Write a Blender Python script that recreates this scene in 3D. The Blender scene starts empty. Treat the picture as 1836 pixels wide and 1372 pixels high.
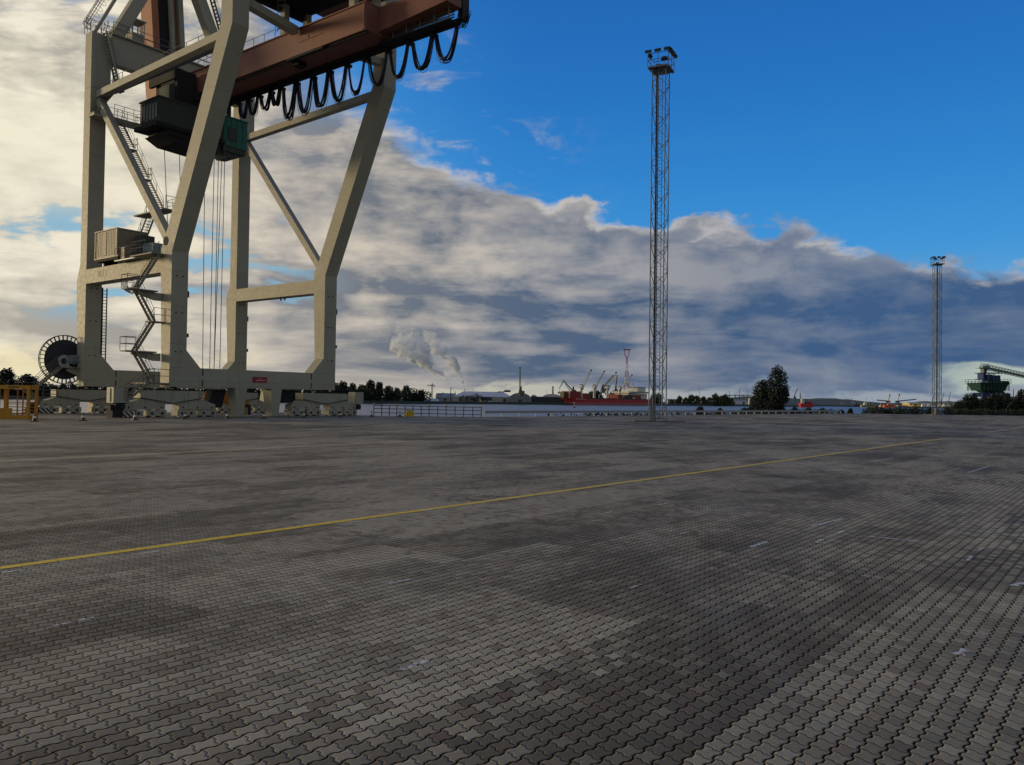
import bpy, math, random
from mathutils import Vector, Matrix
R = math.radians
rnd = random.Random(7)
scene = bpy.context.scene
col = scene.collection

# ------------------------------------------------------------------ camera
CAM_H = 1.8
FPX = 1484.4                                   # focal length in photo pixels (photo is 1836 wide)
PITCH, ROLL = 0.0202, 0.0140
cf = Vector((0, math.cos(PITCH), math.sin(PITCH)))
r0 = Vector((1, 0, 0)); u0 = r0.cross(cf)
cr = r0 * math.cos(ROLL) + u0 * math.sin(ROLL)
cu = u0 * math.cos(ROLL) - r0 * math.sin(ROLL)
cam = bpy.data.cameras.new('camera'); cam_ob = bpy.data.objects.new('camera', cam); col.objects.link(cam_ob)
cam.sensor_width = 36; cam.lens = 36 * FPX / 1836
cam.clip_start = 0.1; cam.clip_end = 20000
cam_ob.matrix_world = Matrix(((cr.x, cu.x, -cf.x, 0), (cr.y, cu.y, -cf.y, 0), (cr.z, cu.z, -cf.z, CAM_H), (0, 0, 0, 1)))
scene.camera = cam_ob
scene.view_settings.view_transform = 'Standard'; scene.view_settings.look = 'None'
scene.view_settings.exposure = 0.0; scene.view_settings.gamma = 1.0
scene.cycles.max_bounces = 6; scene.cycles.volume_bounces = 6; scene.cycles.volume_max_steps = 256
scene.cycles.use_denoising = True


def at(px, py, Y):
    """the world point seen at this place of the photo, Y metres out"""
    d = cf + cr * ((px - 918) / FPX) - cu * ((py - 686) / FPX)
    return Vector((0, 0, CAM_H)) + d * (Y / d.y)


def gpt(px, py, z=0.0):
    d = cf + cr * ((px - 918) / FPX) - cu * ((py - 686) / FPX)
    return Vector((0, 0, CAM_H)) + d * ((z - CAM_H) / d.z)


def lin(*c):
    return tuple(((v / 255) / 12.92 if v / 255 <= 0.04045 else ((v / 255 + 0.055) / 1.055) ** 2.4) for v in c)


# ------------------------------------------------------------------ node helpers
class NT:
    def __init__(s, tree):
        s.t = tree

    def n(s, kind, **kw):
        nd = s.t.nodes.new(kind)
        for k, v in kw.items():
            setattr(nd, k, v)
        return nd

    def put(s, sock, v):
        if hasattr(v, 'is_output') or isinstance(v, bpy.types.NodeSocket):
            s.t.links.new(v, sock)
        else:
            if sock.type == 'RGBA' and len(v) == 3:
                v = (*v, 1)
            sock.default_value = v

    def m(s, op, a, b=0.0, c=0.0, clamp=False):
        nd = s.n('ShaderNodeMath', operation=op, use_clamp=clamp)
        s.put(nd.inputs[0], a); s.put(nd.inputs[1], b); s.put(nd.inputs[2], c)
        return nd.outputs[0]

    def mr(s, v, a, b, c=0.0, d=1.0, kind='SMOOTHSTEP'):
        nd = s.n('ShaderNodeMapRange', interpolation_type=kind)
        s.put(nd.inputs[0], v); s.put(nd.inputs[1], a); s.put(nd.inputs[2], b); s.put(nd.inputs[3], c); s.put(nd.inputs[4], d)
        return nd.outputs[0]

    def mix(s, f, a, b, blend='MIX'):
        nd = s.n('ShaderNodeMix', data_type='RGBA', blend_type=blend)
        s.put(nd.inputs[0], f); s.put(nd.inputs[6], a); s.put(nd.inputs[7], b)
        return nd.outputs[2]

    def noise(s, vec, scale, detail=4, rough=0.55, dist=0.0, color=False):
        nd = s.n('ShaderNodeTexNoise')
        if vec is not None:
            s.t.links.new(vec, nd.inputs['Vector'])
        nd.inputs['Scale'].default_value = scale; nd.inputs['Detail'].default_value = detail
        nd.inputs['Roughness'].default_value = rough; nd.inputs['Distortion'].default_value = dist
        return nd.outputs[1 if color else 0]

    def ramp(s, v, stops, kind='LINEAR'):
        nd = s.n('ShaderNodeValToRGB'); e = nd.color_ramp.elements; nd.color_ramp.interpolation = kind
        while len(e) < len(stops):
            e.new(0.5)
        for i, (p, c) in enumerate(stops):
            e[i].position = p
            e[i].color = (*c, 1) if len(c) == 3 else c
        s.put(nd.inputs[0], v)
        return nd.outputs[0]

    def vec(s, x, y, z):
        nd = s.n('ShaderNodeCombineXYZ')
        s.put(nd.inputs[0], x); s.put(nd.inputs[1], y); s.put(nd.inputs[2], z)
        return nd.outputs[0]

    def sep(s, v):
        nd = s.n('ShaderNodeSeparateXYZ'); s.t.links.new(v, nd.inputs[0])
        return nd.outputs

    def mapping(s, v, loc=(0, 0, 0), rot=(0, 0, 0), sc=(1, 1, 1)):
        nd = s.n('ShaderNodeMapping'); s.t.links.new(v, nd.inputs[0])
        nd.inputs[1].default_value = loc; nd.inputs[2].default_value = rot; nd.inputs[3].default_value = sc
        return nd.outputs[0]


# ------------------------------------------------------------------ sky
SUN_EL, SUN_AZ = 7.0, -74.0
world = bpy.data.worlds.new('World'); scene.world = world; world.use_nodes = True
wt = world.node_tree; wt.nodes.clear(); W = NT(wt)


def vramp(v, lo, hi, pts):
    """piecewise value of v in [lo,hi]; pts = (v, value)"""
    vals = [p[1] for p in pts]; a, b = min(vals), max(vals)
    t = W.mr(v, lo, hi, 0, 1, 'LINEAR')
    c = W.ramp(t, [((p[0] - lo) / (hi - lo), ((p[1] - a) / (b - a),) * 3) for p in pts])
    return W.mr(c, 0, 1, a, b, 'LINEAR')


def cramp(v, lo, hi, pts):
    return W.ramp(W.mr(v, lo, hi, 0, 1, 'LINEAR'), [((p[0] - lo) / (hi - lo), lin(*p[1])) for p in pts])


d = W.n('ShaderNodeTexCoord').outputs['Generated']
dx, dy, dz = W.sep(d)
el = W.m('MULTIPLY', W.m('ARCSINE', dz), 57.29578)
az = W.m('MULTIPLY', W.m('ARCTAN2', dx, dy), 57.29578)
sky = W.n('ShaderNodeTexSky', sky_type='NISHITA', sun_disc=False, sun_elevation=R(SUN_EL), sun_rotation=R(SUN_AZ))
sky.air_density = 1.0; sky.dust_density = 0.6; sky.ozone_density = 3.0
nish = W.mix(1.0, sky.outputs[0], (0.085, 0.085, 0.085), 'MULTIPLY')
clear_e = cramp(el, 0, 60, [(0, (150, 190, 215)), (5, (112, 178, 226)), (10, (62, 156, 228)), (15, (44, 138, 218)), (20, (34, 122, 206)), (30, (24, 98, 184)), (60, (22, 70, 140))])
clear_w = cramp(el, 0, 60, [(0, (160, 195, 215)), (12, (100, 178, 234)), (20, (62, 150, 226)), (30, (46, 122, 208)), (60, (22, 70, 140))])
clear_t = W.mix(W.mr(az, 2.0, -18.0), clear_e, clear_w)
clear = W.mix(0.82, nish, clear_t)
# noises on the dome: stretched layers, lumps, wisps
st = W.vec(W.m('MULTIPLY', dx, 1.0), W.m('MULTIPLY', dy, 1.0), W.m('MULTIPLY', dz, 3.6))
warp = W.noise(st, 3.0, 3, 0.5, color=True)
stw = W.n('ShaderNodeVectorMath', operation='MULTIPLY_ADD'); wt.links.new(warp, stw.inputs[0]); stw.inputs[1].default_value = (0.28, 0.28, 0.28); wt.links.new(st, stw.inputs[2]); stw = stw.outputs[0]
n_big = W.noise(stw, 3.4, 5, 0.55)
n_mid = W.noise(stw, 8.5, 6, 0.58)
lumpv = W.vec(dx, dy, W.m('MULTIPLY', dz, 1.7))
n_lump = W.noise(lumpv, 10.5, 7, 0.57, 0.25)
n_band = W.noise(W.vec(dx, dy, W.m('MULTIPLY', dz, 7.0)), 6.5, 5, 0.56, 0.35)
q = W.m('ADD', W.m('MAXIMUM', dz, 0.0), 0.10)
plane = W.vec(W.m('DIVIDE', dx, q), W.m('DIVIDE', dy, q), 0.0)
n_pl = W.noise(W.mapping(plane, rot=(0, 0, 0.9), sc=(1, 1.7, 1)), 5.5, 6, 0.58, 0.5)
n_wisp = W.noise(W.vec(dx, dy, W.m('MULTIPLY', dz, 2.6)), 11.0, 6, 0.62, 0.5)
# where the cloud bank ends against the blue
edge = vramp(az, -60, 60, [(-60, 60), (-24, 44), (-18.6, 31), (-16, 24.5), (-11, 20.0), (-6.5, 16.8), (-1.5, 14.8), (6, 13.4), (14, 11.9), (19, 11.6), (22, 9.9), (28, 9.3), (36, 9.0), (46, 12), (60, 50)])
m = W.m('ADD', W.m('SUBTRACT', edge, el), W.m('ADD', W.m('MULTIPLY', W.m('SUBTRACT', n_lump, 0.5), 8.0), W.m('MULTIPLY', W.m('SUBTRACT', n_big, 0.5), 2.5)))
soft = vramp(az, -60, 60, [(-60, 9.0), (-16, 8.0), (-11, 4.0), (-7, 1.8), (2, 0.9), (60, 0.9)])
cover = W.mr(W.m('DIVIDE', m, soft), -0.3, 0.8)
wisp = W.m('MULTIPLY', W.mr(n_wisp, 0.52, 0.72), W.m('MULTIPLY', W.mr(m, -9.0, -1.0), W.mr(az, 8.0, -4.0)))
cover = W.m('MAXIMUM', cover, W.m('MULTIPLY', wisp, 0.7))
# thin high veil upper left: blue glimpses between soft flakes
veil = W.m('MULTIPLY', W.mr(n_pl, 0.50, 0.36), W.m('MULTIPLY', W.mr(el, 20.0, 25.0), W.mr(az, -12.0, -18.0)))
cover = W.m('MULTIPLY', cover, W.m('SUBTRACT', 1.0, W.m('MULTIPLY', veil, 0.55)))
# shade inside the bank
darkc = cramp(az, -40, 40, [(-40, (186, 180, 164)), (-27, (166, 161, 154)), (-18, (140, 140, 144)), (-9, (112, 119, 130)), (0, (86, 103, 126)), (10, (70, 95, 126)), (22, (62, 92, 132)), (40, (66, 96, 134))])
lightc = cramp(az, -40, 40, [(-40, (242, 235, 212)), (-30, (240, 232, 212)), (-22, (236, 226, 204)), (-14, (210, 199, 183)), (-6, (200, 191, 179)), (2, (176, 172, 170)), (12, (146, 149, 158)), (24, (122, 134, 154)), (40, (122, 134, 154))])
bias = vramp(el, 0, 40, [(0, 0.0), (1.5, -0.02), (2.6, -0.03), (3.6, -0.065), (5.8, -0.075), (7.0, -0.03), (9.0, 0.05), (11.5, 0.0), (14, 0.01), (18, -0.01), (24, -0.05), (40, -0.05)])
lside = W.mr(az, -10.0, -26.0, 0.0, 0.035)
t = W.m('ADD', W.m('ADD', W.m('MULTIPLY', n_big, 0.50), W.m('MULTIPLY', n_mid, 0.50)), W.m('ADD', bias, lside))
t = W.m('ADD', t, W.m('MULTIPLY', W.m('SUBTRACT', n_pl, 0.5), W.mr(el, 12.0, 20.0, 0.0, 0.95)))
t = W.m('ADD', t, W.m('MULTIPLY', W.m('SUBTRACT', n_lump, 0.5), W.mr(el, 1.0, 8.0, 0.15, 0.78)))
# the sun stands low outside the picture on the left and lights the veil round it
glow = W.m('MULTIPLY', W.mr(W.m('ABSOLUTE', W.m('SUBTRACT', el, 15.0)), 8.0, 0.0), W.mr(az, -14.0, -32.0, 0.0, 0.11))
t = W.m('ADD', t, glow)
rim = W.m('MULTIPLY', W.mr(m, 1.5, 0.1), W.mr(az, -16.0, -2.0, 0.0, 0.20))
t = W.m('ADD', t, W.m('MULTIPLY', W.m('MULTIPLY', W.mr(el, 7.6, 9.2), W.mr(el, 13.5, 11.0)), W.mr(az, -16.0, -6.0, 0.0, 0.06)))
t = W.m('ADD', t, rim)
t = W.m('ADD', t, W.m('MULTIPLY', W.m('SUBTRACT', n_band, 0.5), W.m('MULTIPLY', W.mr(el, 14.0, 7.0, 0.0, 0.50), W.mr(az, 28.0, 6.0, 0.45, 1.0))))
f = W.mr(t, 0.385, 0.675, 0, 1, 'LINEAR')
cloud = W.mix(f, darkc, lightc)
cloud = W.mix(W.m('MULTIPLY', W.m('MULTIPLY', W.mr(m, 1.3, 0.2), W.mr(n_mid, 0.40, 0.60)), W.mr(az, -14.0, -4.0, 0.0, 0.62)), cloud, lin(222, 214, 204))
cloud = W.mix(W.m('MULTIPLY', glow, 4.0), cloud, lin(242, 235, 208))
# low sun-gold behind the crane, pale strip on the horizon, open window far right
gold = W.m('MULTIPLY', W.mr(az, -14.0, -21.0), W.m('MULTIPLY', W.mr(el, 3.4, 2.2), W.mr(W.m('ADD', W.m('MULTIPLY', n_mid, 0.4), W.m('MULTIPLY', n_lump, 0.6)), 0.47, 0.60)))
cloud = W.mix(W.m('MULTIPLY', gold, 0.7), cloud, lin(244, 230, 184))
strip = W.m('MULTIPLY', W.mr(W.m('ADD', el, W.m('MULTIPLY', W.m('SUBTRACT', n_mid, 0.5), 4.5)), 1.25, 0.55), W.mr(az, -16.0, -8.0))
stripc = cramp(az, -20, 40, [(-20, (190, 184, 168)), (0, (200, 196, 178)), (18, (152, 164, 174)), (40, (176, 178, 178))])
cloud = W.mix(W.m('MULTIPLY', strip, 0.8), cloud, stripc)
eln = W.m('ADD', el, W.m('MULTIPLY', W.m('SUBTRACT', n_lump, 0.5), 2.2))
win = W.m('MULTIPLY', W.m('MULTIPLY', W.mr(W.m('ADD', az, W.m('MULTIPLY', W.m('SUBTRACT', n_lump, 0.5), 9.0)), 25.0, 28.0), W.mr(eln, 2.45, 2.1)), W.mr(W.m('ADD', el, W.m('MULTIPLY', W.m('SUBTRACT', n_mid, 0.5), 3.2)), 0.75, 1.3))
cloud = W.mix(W.m('MULTIPLY', win, 0.9), cloud, lin(180, 193, 183))
# blue holes low on the left
hole = W.m('MULTIPLY', W.mr(W.m('ADD', W.m('MULTIPLY', n_mid, 0.6), W.m('MULTIPLY', n_lump, 0.4)), 0.475, 0.41), W.m('MULTIPLY', W.mr(az, -10.0, -18.0), W.m('MULTIPLY', W.mr(el, 3.8, 6.0), W.mr(el, 13.0, 10.0))))
cloud = W.mix(W.m('MULTIPLY', hole, 0.9), cloud, lin(134, 182, 208))
back = W.mr(W.m('ABSOLUTE', az), 48.0, 75.0)  # unseen grey cloud behind the camera, added to brighten and neutralise the ambient light
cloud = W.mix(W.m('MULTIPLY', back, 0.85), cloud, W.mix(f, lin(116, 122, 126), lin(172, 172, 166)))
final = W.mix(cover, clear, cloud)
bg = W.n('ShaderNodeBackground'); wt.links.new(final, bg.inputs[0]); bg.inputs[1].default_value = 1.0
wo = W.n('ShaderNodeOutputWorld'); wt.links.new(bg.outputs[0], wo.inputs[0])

sun = bpy.data.lights.new('sun', 'SUN'); sun.energy = 2.4; sun.angle = R(9); sun.color = (1.0, 0.76, 0.42)
sun_ob = bpy.data.objects.new('sun', sun); col.objects.link(sun_ob)
sd = Vector((math.sin(R(SUN_AZ)) * math.cos(R(SUN_EL)), math.cos(R(SUN_AZ)) * math.cos(R(SUN_EL)), math.sin(R(SUN_EL))))
sun_ob.rotation_euler = (-sd).to_track_quat('-Z', 'Y').to_euler(); sun_ob.location = (-60, -10, 80)


# ------------------------------------------------------------------ materials
def material(name):
    mt = bpy.data.materials.new(name); mt.use_nodes = True
    nt = mt.node_tree; nt.nodes.clear(); N = NT(nt)
    b = N.n('ShaderNodeBsdfPrincipled'); o = N.n('ShaderNodeOutputMaterial'); nt.links.new(b.outputs[0], o.inputs[0])
    return mt, N, b


def paint(name, c, rough=0.5, metal=0.0, dirt=0.35, dirtc=(0.10, 0.075, 0.05), sc=0.6, streak=True, bump=0.0, plate=0.0, spec=0.35):
    """painted or bare steel with uneven colour and run-down dirt streaks"""
    mt, N, b = material(name)
    co = N.n('ShaderNodeTexCoord').outputs['Object']
    a = N.noise(co, sc, 5, 0.6)
    st = N.noise(N.mapping(co, sc=(2.2, 2.2, 0.18) if streak else (1, 1, 1)), sc * 2.4, 5, 0.65)
    fine = N.noise(co, sc * 9, 3, 0.6)
    base = N.mix(N.mr(a, 0.3, 0.7, 0, 1), tuple(v * 0.93 for v in c), tuple(min(1, v * 1.04) for v in c))
    if plate:
        px_, py_, pz_ = N.sep(co)
        zz_ = N.m('DIVIDE', N.m('ADD', pz_, N.m('MULTIPLY', px_, 0.21)), plate); wn_ = N.n('ShaderNodeTexWhiteNoise', noise_dimensions='1D'); N.put(wn_.inputs['W'], N.m('FLOOR', zz_))
        base = N.mix(N.m('MULTIPLY', wn_.outputs[0], 0.12), base, tuple(v * 0.55 for v in c))
        sm_ = N.mr(N.m('ABSOLUTE', N.m('SUBTRACT', N.m('FRACT', zz_), 0.5)), 0.490, 0.497)
        base = N.mix(N.m('MULTIPLY', sm_, 0.45), base, tuple(v * 0.4 for v in c))
        rs_ = N.noise(N.mapping(co, sc=(5.0, 5.0, 0.25)), 1.3, 4, 0.7)
        base = N.mix(N.m('MULTIPLY', N.m('MULTIPLY', N.mr(rs_, 0.60, 0.72), N.mr(a, 0.45, 0.6)), 0.35), base, (0.16, 0.075, 0.035))
    dm = N.m('MULTIPLY', N.mr(st, 0.52, 0.78), dirt)
    dm = N.m('ADD', dm, N.m('MULTIPLY', N.mr(fine, 0.66, 0.78), dirt * 0.4), clamp=True)
    base = N.mix(dm, base, dirtc)
    N.put(b.inputs['Base Color'], base)
    N.put(b.inputs['Roughness'], N.mr(fine, 0.3, 0.7, rough - 0.02, min(1, rough + 0.06)))
    b.inputs['Metallic'].default_value = metal; b.inputs['Specular IOR Level'].default_value = spec
    if bump:
        bp = N.n('ShaderNodeBump'); N.put(bp.inputs['Height'], fine); bp.inputs['Strength'].default_value = bump
        bp.inputs['Distance'].default_value = 0.02; N.put(b.inputs['Normal'], bp.outputs[0])
    return mt


def leafmat(name, dark, light, warm=None):
    mt, N, b = material(name)
    gi = N.n('ShaderNodeNewGeometry')
    co = N.n('ShaderNodeTexCoord').outputs['Object']
    isl = gi.outputs['Random Per Island']
    cl = N.noise(co, 0.45, 3, 0.6)
    cc = N.mix(N.m('ADD', N.m('MULTIPLY', isl, 0.6), N.mr(cl, 0.35, 0.65, -0.1, 0.5), clamp=True), dark, light)
    if warm:
        cc = N.mix(N.mr(N.noise(co, 0.9, 2), 0.56, 0.66, 0, 0.8), cc, warm)
    N.put(b.inputs['Base Color'], cc); b.inputs['Roughness'].default_value = 0.65
    return mt


M = {}
M['cream'] = paint('cream_paint', (0.375, 0.362, 0.288), 0.6, plate=2.9, dirt=0.24, dirtc=(0.15, 0.125, 0.08), sc=0.35)
M['creamd'] = paint('grey_cream_paint', (0.35, 0.338, 0.27), 0.6, dirt=0.62, dirtc=(0.09, 0.075, 0.05), sc=0.7)
M['girder'] = paint('faded_red_paint', (0.225, 0.09, 0.068), 0.55, plate=3.3, dirt=0.5, dirtc=(0.07, 0.035, 0.03), sc=0.5)
M['boom'] = paint('faded_orange_paint', (0.38, 0.155, 0.085), 0.55, dirt=0.4, dirtc=(0.12, 0.06, 0.04), sc=0.5)
M['dark'] = paint('dark_steel', (0.030, 0.031, 0.034), 0.75, spec=0.12, dirt=0.3, dirtc=(0.08, 0.06, 0.05))
M['navy'] = paint('navy_drum_paint', (0.03, 0.033, 0.05), 0.45, dirt=0.3, sc=0.8)
M['greend'] = paint('dark_green_grey_paint', (0.075, 0.088, 0.080), 0.7, spec=0.15, dirt=0.4, dirtc=(0.03, 0.03, 0.025))
M['teal'] = paint('teal_paint', (0.028, 0.16, 0.125), 0.5, dirt=0.4, dirtc=(0.03, 0.05, 0.045))
M['galv'] = paint('galvanised_steel', (0.36, 0.38, 0.39), 0.55, 0.0, dirt=0.25, dirtc=(0.14, 0.13, 0.12), sc=2)
M['mast'] = paint('mast_galvanised_steel', (0.20, 0.23, 0.265), 0.55, 0.15, dirt=0.25, dirtc=(0.12, 0.12, 0.12), sc=2)
M['galvd'] = paint('weathered_galvanised_steel', (0.16, 0.185, 0.21), 0.5, 0.4, dirt=0.25, dirtc=(0.07, 0.07, 0.07), sc=2)
M['stairgrey'] = paint('worn_stair_paint', (0.21, 0.20, 0.165), 0.65, dirt=0.35, sc=2)
M['rail'] = paint('handrail_paint', (0.16, 0.155, 0.135), 0.6, dirt=0.3, sc=2)
M['cable'] = paint('black_rubber', (0.012, 0.013, 0.015), 0.5, dirt=0.1, sc=2)
M['rope'] = paint('greasy_wire_rope', (0.07, 0.07, 0.075), 0.5, 0.4, dirt=0.2, sc=2)
M['beige'] = paint('beige_sheet_cladding', (0.26, 0.235, 0.17), 0.6, dirt=0.5, dirtc=(0.12, 0.09, 0.06), sc=0.9)
M['bluebox'] = paint('faded_blue_paint', (0.21, 0.27, 0.31), 0.5, dirt=0.3)
M['rustbox'] = paint('faded_pink_paint', (0.26, 0.19, 0.15), 0.6, dirt=0.4)
M['yellow'] = paint('yellow_ochre_paint', (0.50, 0.24, 0.02), 0.5, dirt=0.45, dirtc=(0.10, 0.06, 0.03), sc=1.2)
M['yellowb'] = paint('safety_yellow_paint', (0.55, 0.38, 0.02), 0.5, dirt=0.4, sc=1.5)
M['orange'] = paint('orange_spreader_paint', (0.42, 0.16, 0.02), 0.5, dirt=0.5, dirtc=(0.08, 0.05, 0.03))
M['redsign'] = paint('red_sign_enamel', (0.30, 0.02, 0.03), 0.45, dirt=0.2, sc=2)
M['white'] = paint('white_paint', (0.72, 0.72, 0.70), 0.5, dirt=0.3, dirtc=(0.35, 0.32, 0.28), sc=0.8)
M['palet'] = paint('pale_lettering', (0.55, 0.40, 0.38), 0.6, dirt=0.2, sc=2)
M['black'] = paint('black_paint', (0.015, 0.015, 0.016), 0.55, dirt=0.2, sc=2)
M['conc'] = paint('cast_concrete', (0.15, 0.145, 0.135), 0.85, dirt=0.5, dirtc=(0.12, 0.11, 0.10), sc=1.5, streak=False, bump=0.3)
M['glass'], _N, _b = material('cabin_glass'); _b.inputs['Base Color'].default_value = (0.55, 0.62, 0.62, 1); _b.inputs['Roughness'].default_value = 0.05; _b.inputs['Transmission Weight'].default_value = 0.9; _b.inputs['IOR'].default_value = 1.05
M['conebody'] = paint('grimy_cone_plastic', (0.075, 0.045, 0.035), 0.5, dirt=0.4, sc=4)
M['fencep'] = paint('dark_brown_fence_paint', (0.07, 0.055, 0.05), 0.6, dirt=0.3, sc=3)
M['hullred'] = paint('ship_hull_red', (0.42, 0.028, 0.032), 0.5, dirt=0.35, dirtc=(0.18, 0.06, 0.06), sc=0.12)
M['boot'] = paint('faded_boot_topping', (0.36, 0.13, 0.13), 0.6, dirt=0.4, dirtc=(0.2, 0.1, 0.1), sc=0.12)
M['shipred'] = paint('cargo_cover_red', (0.26, 0.035, 0.03), 0.6, dirt=0.3, sc=0.2)
M['shipwhite'] = paint('ship_white', (0.62, 0.60, 0.54), 0.5, dirt=0.25, dirtc=(0.35, 0.30, 0.25), sc=0.2)
M['shipdark'] = paint('ship_deck_dark', (0.05, 0.05, 0.05), 0.6, sc=0.3)
M['hcrane'] = paint('olive_crane_paint', (0.12, 0.11, 0.07), 0.6, sc=0.3)
M['hcraneg'] = paint('yellow_green_crane_paint', (0.24, 0.24, 0.07), 0.6, sc=0.3)
M['hblue'] = paint('grey_blue_crane_paint', (0.10, 0.13, 0.18), 0.6, sc=0.3)
M['roofpale'] = paint('pale_sheet_roof', (0.60, 0.58, 0.60), 0.5, dirt=0.2, dirtc=(0.4, 0.38, 0.38), sc=0.05, streak=False)
M['wallgrey'] = paint('grey_sheet_wall', (0.33, 0.32, 0.32), 0.6, dirt=0.3, sc=0.08)
M['wallblue'] = paint('blue_grey_sheet', (0.22, 0.26, 0.32), 0.6, dirt=0.3, sc=0.08)
M['darkwall'] = paint('dark_green_shed', (0.045, 0.06, 0.065), 0.7, dirt=0.3, sc=0.1)
M['tent'] = paint('pale_blue_canvas', (0.45, 0.58, 0.66), 0.6, dirt=0.2, sc=0.2)
M['brick'] = paint('old_chimney_brick', (0.12, 0.085, 0.075), 0.8, dirt=0.3, sc=0.2)
M['roofdark'] = paint('dark_tile_roof', (0.045, 0.04, 0.042), 0.7, sc=0.4)
M['pylonr'] = paint('pylon_red', (0.34, 0.07, 0.06), 0.6, sc=0.2)
M['pylonw'] = paint('pylon_white', (0.62, 0.60, 0.58), 0.6, sc=0.2)
M['hopgreen'] = paint('hopper_green', (0.007, 0.050, 0.038), 0.55, dirt=0.4, sc=0.5)
M['hopblue'] = paint('hopper_blue', (0.02, 0.035, 0.14), 0.55, dirt=0.3, sc=0.5)
M['galgreen'] = paint('pale_green_steel', (0.16, 0.24, 0.21), 0.6, sc=0.5)
M['shiporange'] = paint('ship_orange', (0.62, 0.13, 0.03), 0.5, sc=0.2)
M['ochrewall'] = paint('ochre_shed', (0.55, 0.40, 0.14), 0.6, sc=0.1)
M['bark'] = paint('bark', (0.06, 0.045, 0.035), 0.9, sc=3)
M['leafdark'] = leafmat('leaf_dark', (0.003, 0.009, 0.006), (0.009, 0.024, 0.012))
M['leafmid'] = leafmat('leaf_mid', (0.012, 0.024, 0.009), (0.05, 0.07, 0.02))
M['leafaut'] = leafmat('leaf_autumn', (0.030, 0.042, 0.012), (0.13, 0.13, 0.035), (0.26, 0.17, 0.03))
M['leafbush'] = leafmat('leaf_bush', (0.006, 0.014, 0.008), (0.022, 0.038, 0.017))

# hazard stripes (a pattern inside one board)
mt, N, b = material('hazard_stripes'); co = N.n('ShaderNodeTexCoord').outputs['Object']
x_, y_, z_ = N.sep(co)
s_ = N.m('FRACT', N.m('MULTIPLY', N.m('ADD', y_, z_), 2.6))
N.put(b.inputs['Base Color'], N.mix(N.m('GREATER_THAN', s_, 0.5), (0.02, 0.02, 0.022), (0.45, 0.43, 0.38))); b.inputs['Roughness'].default_value = 0.6
M['hazard'] = mt


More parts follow.
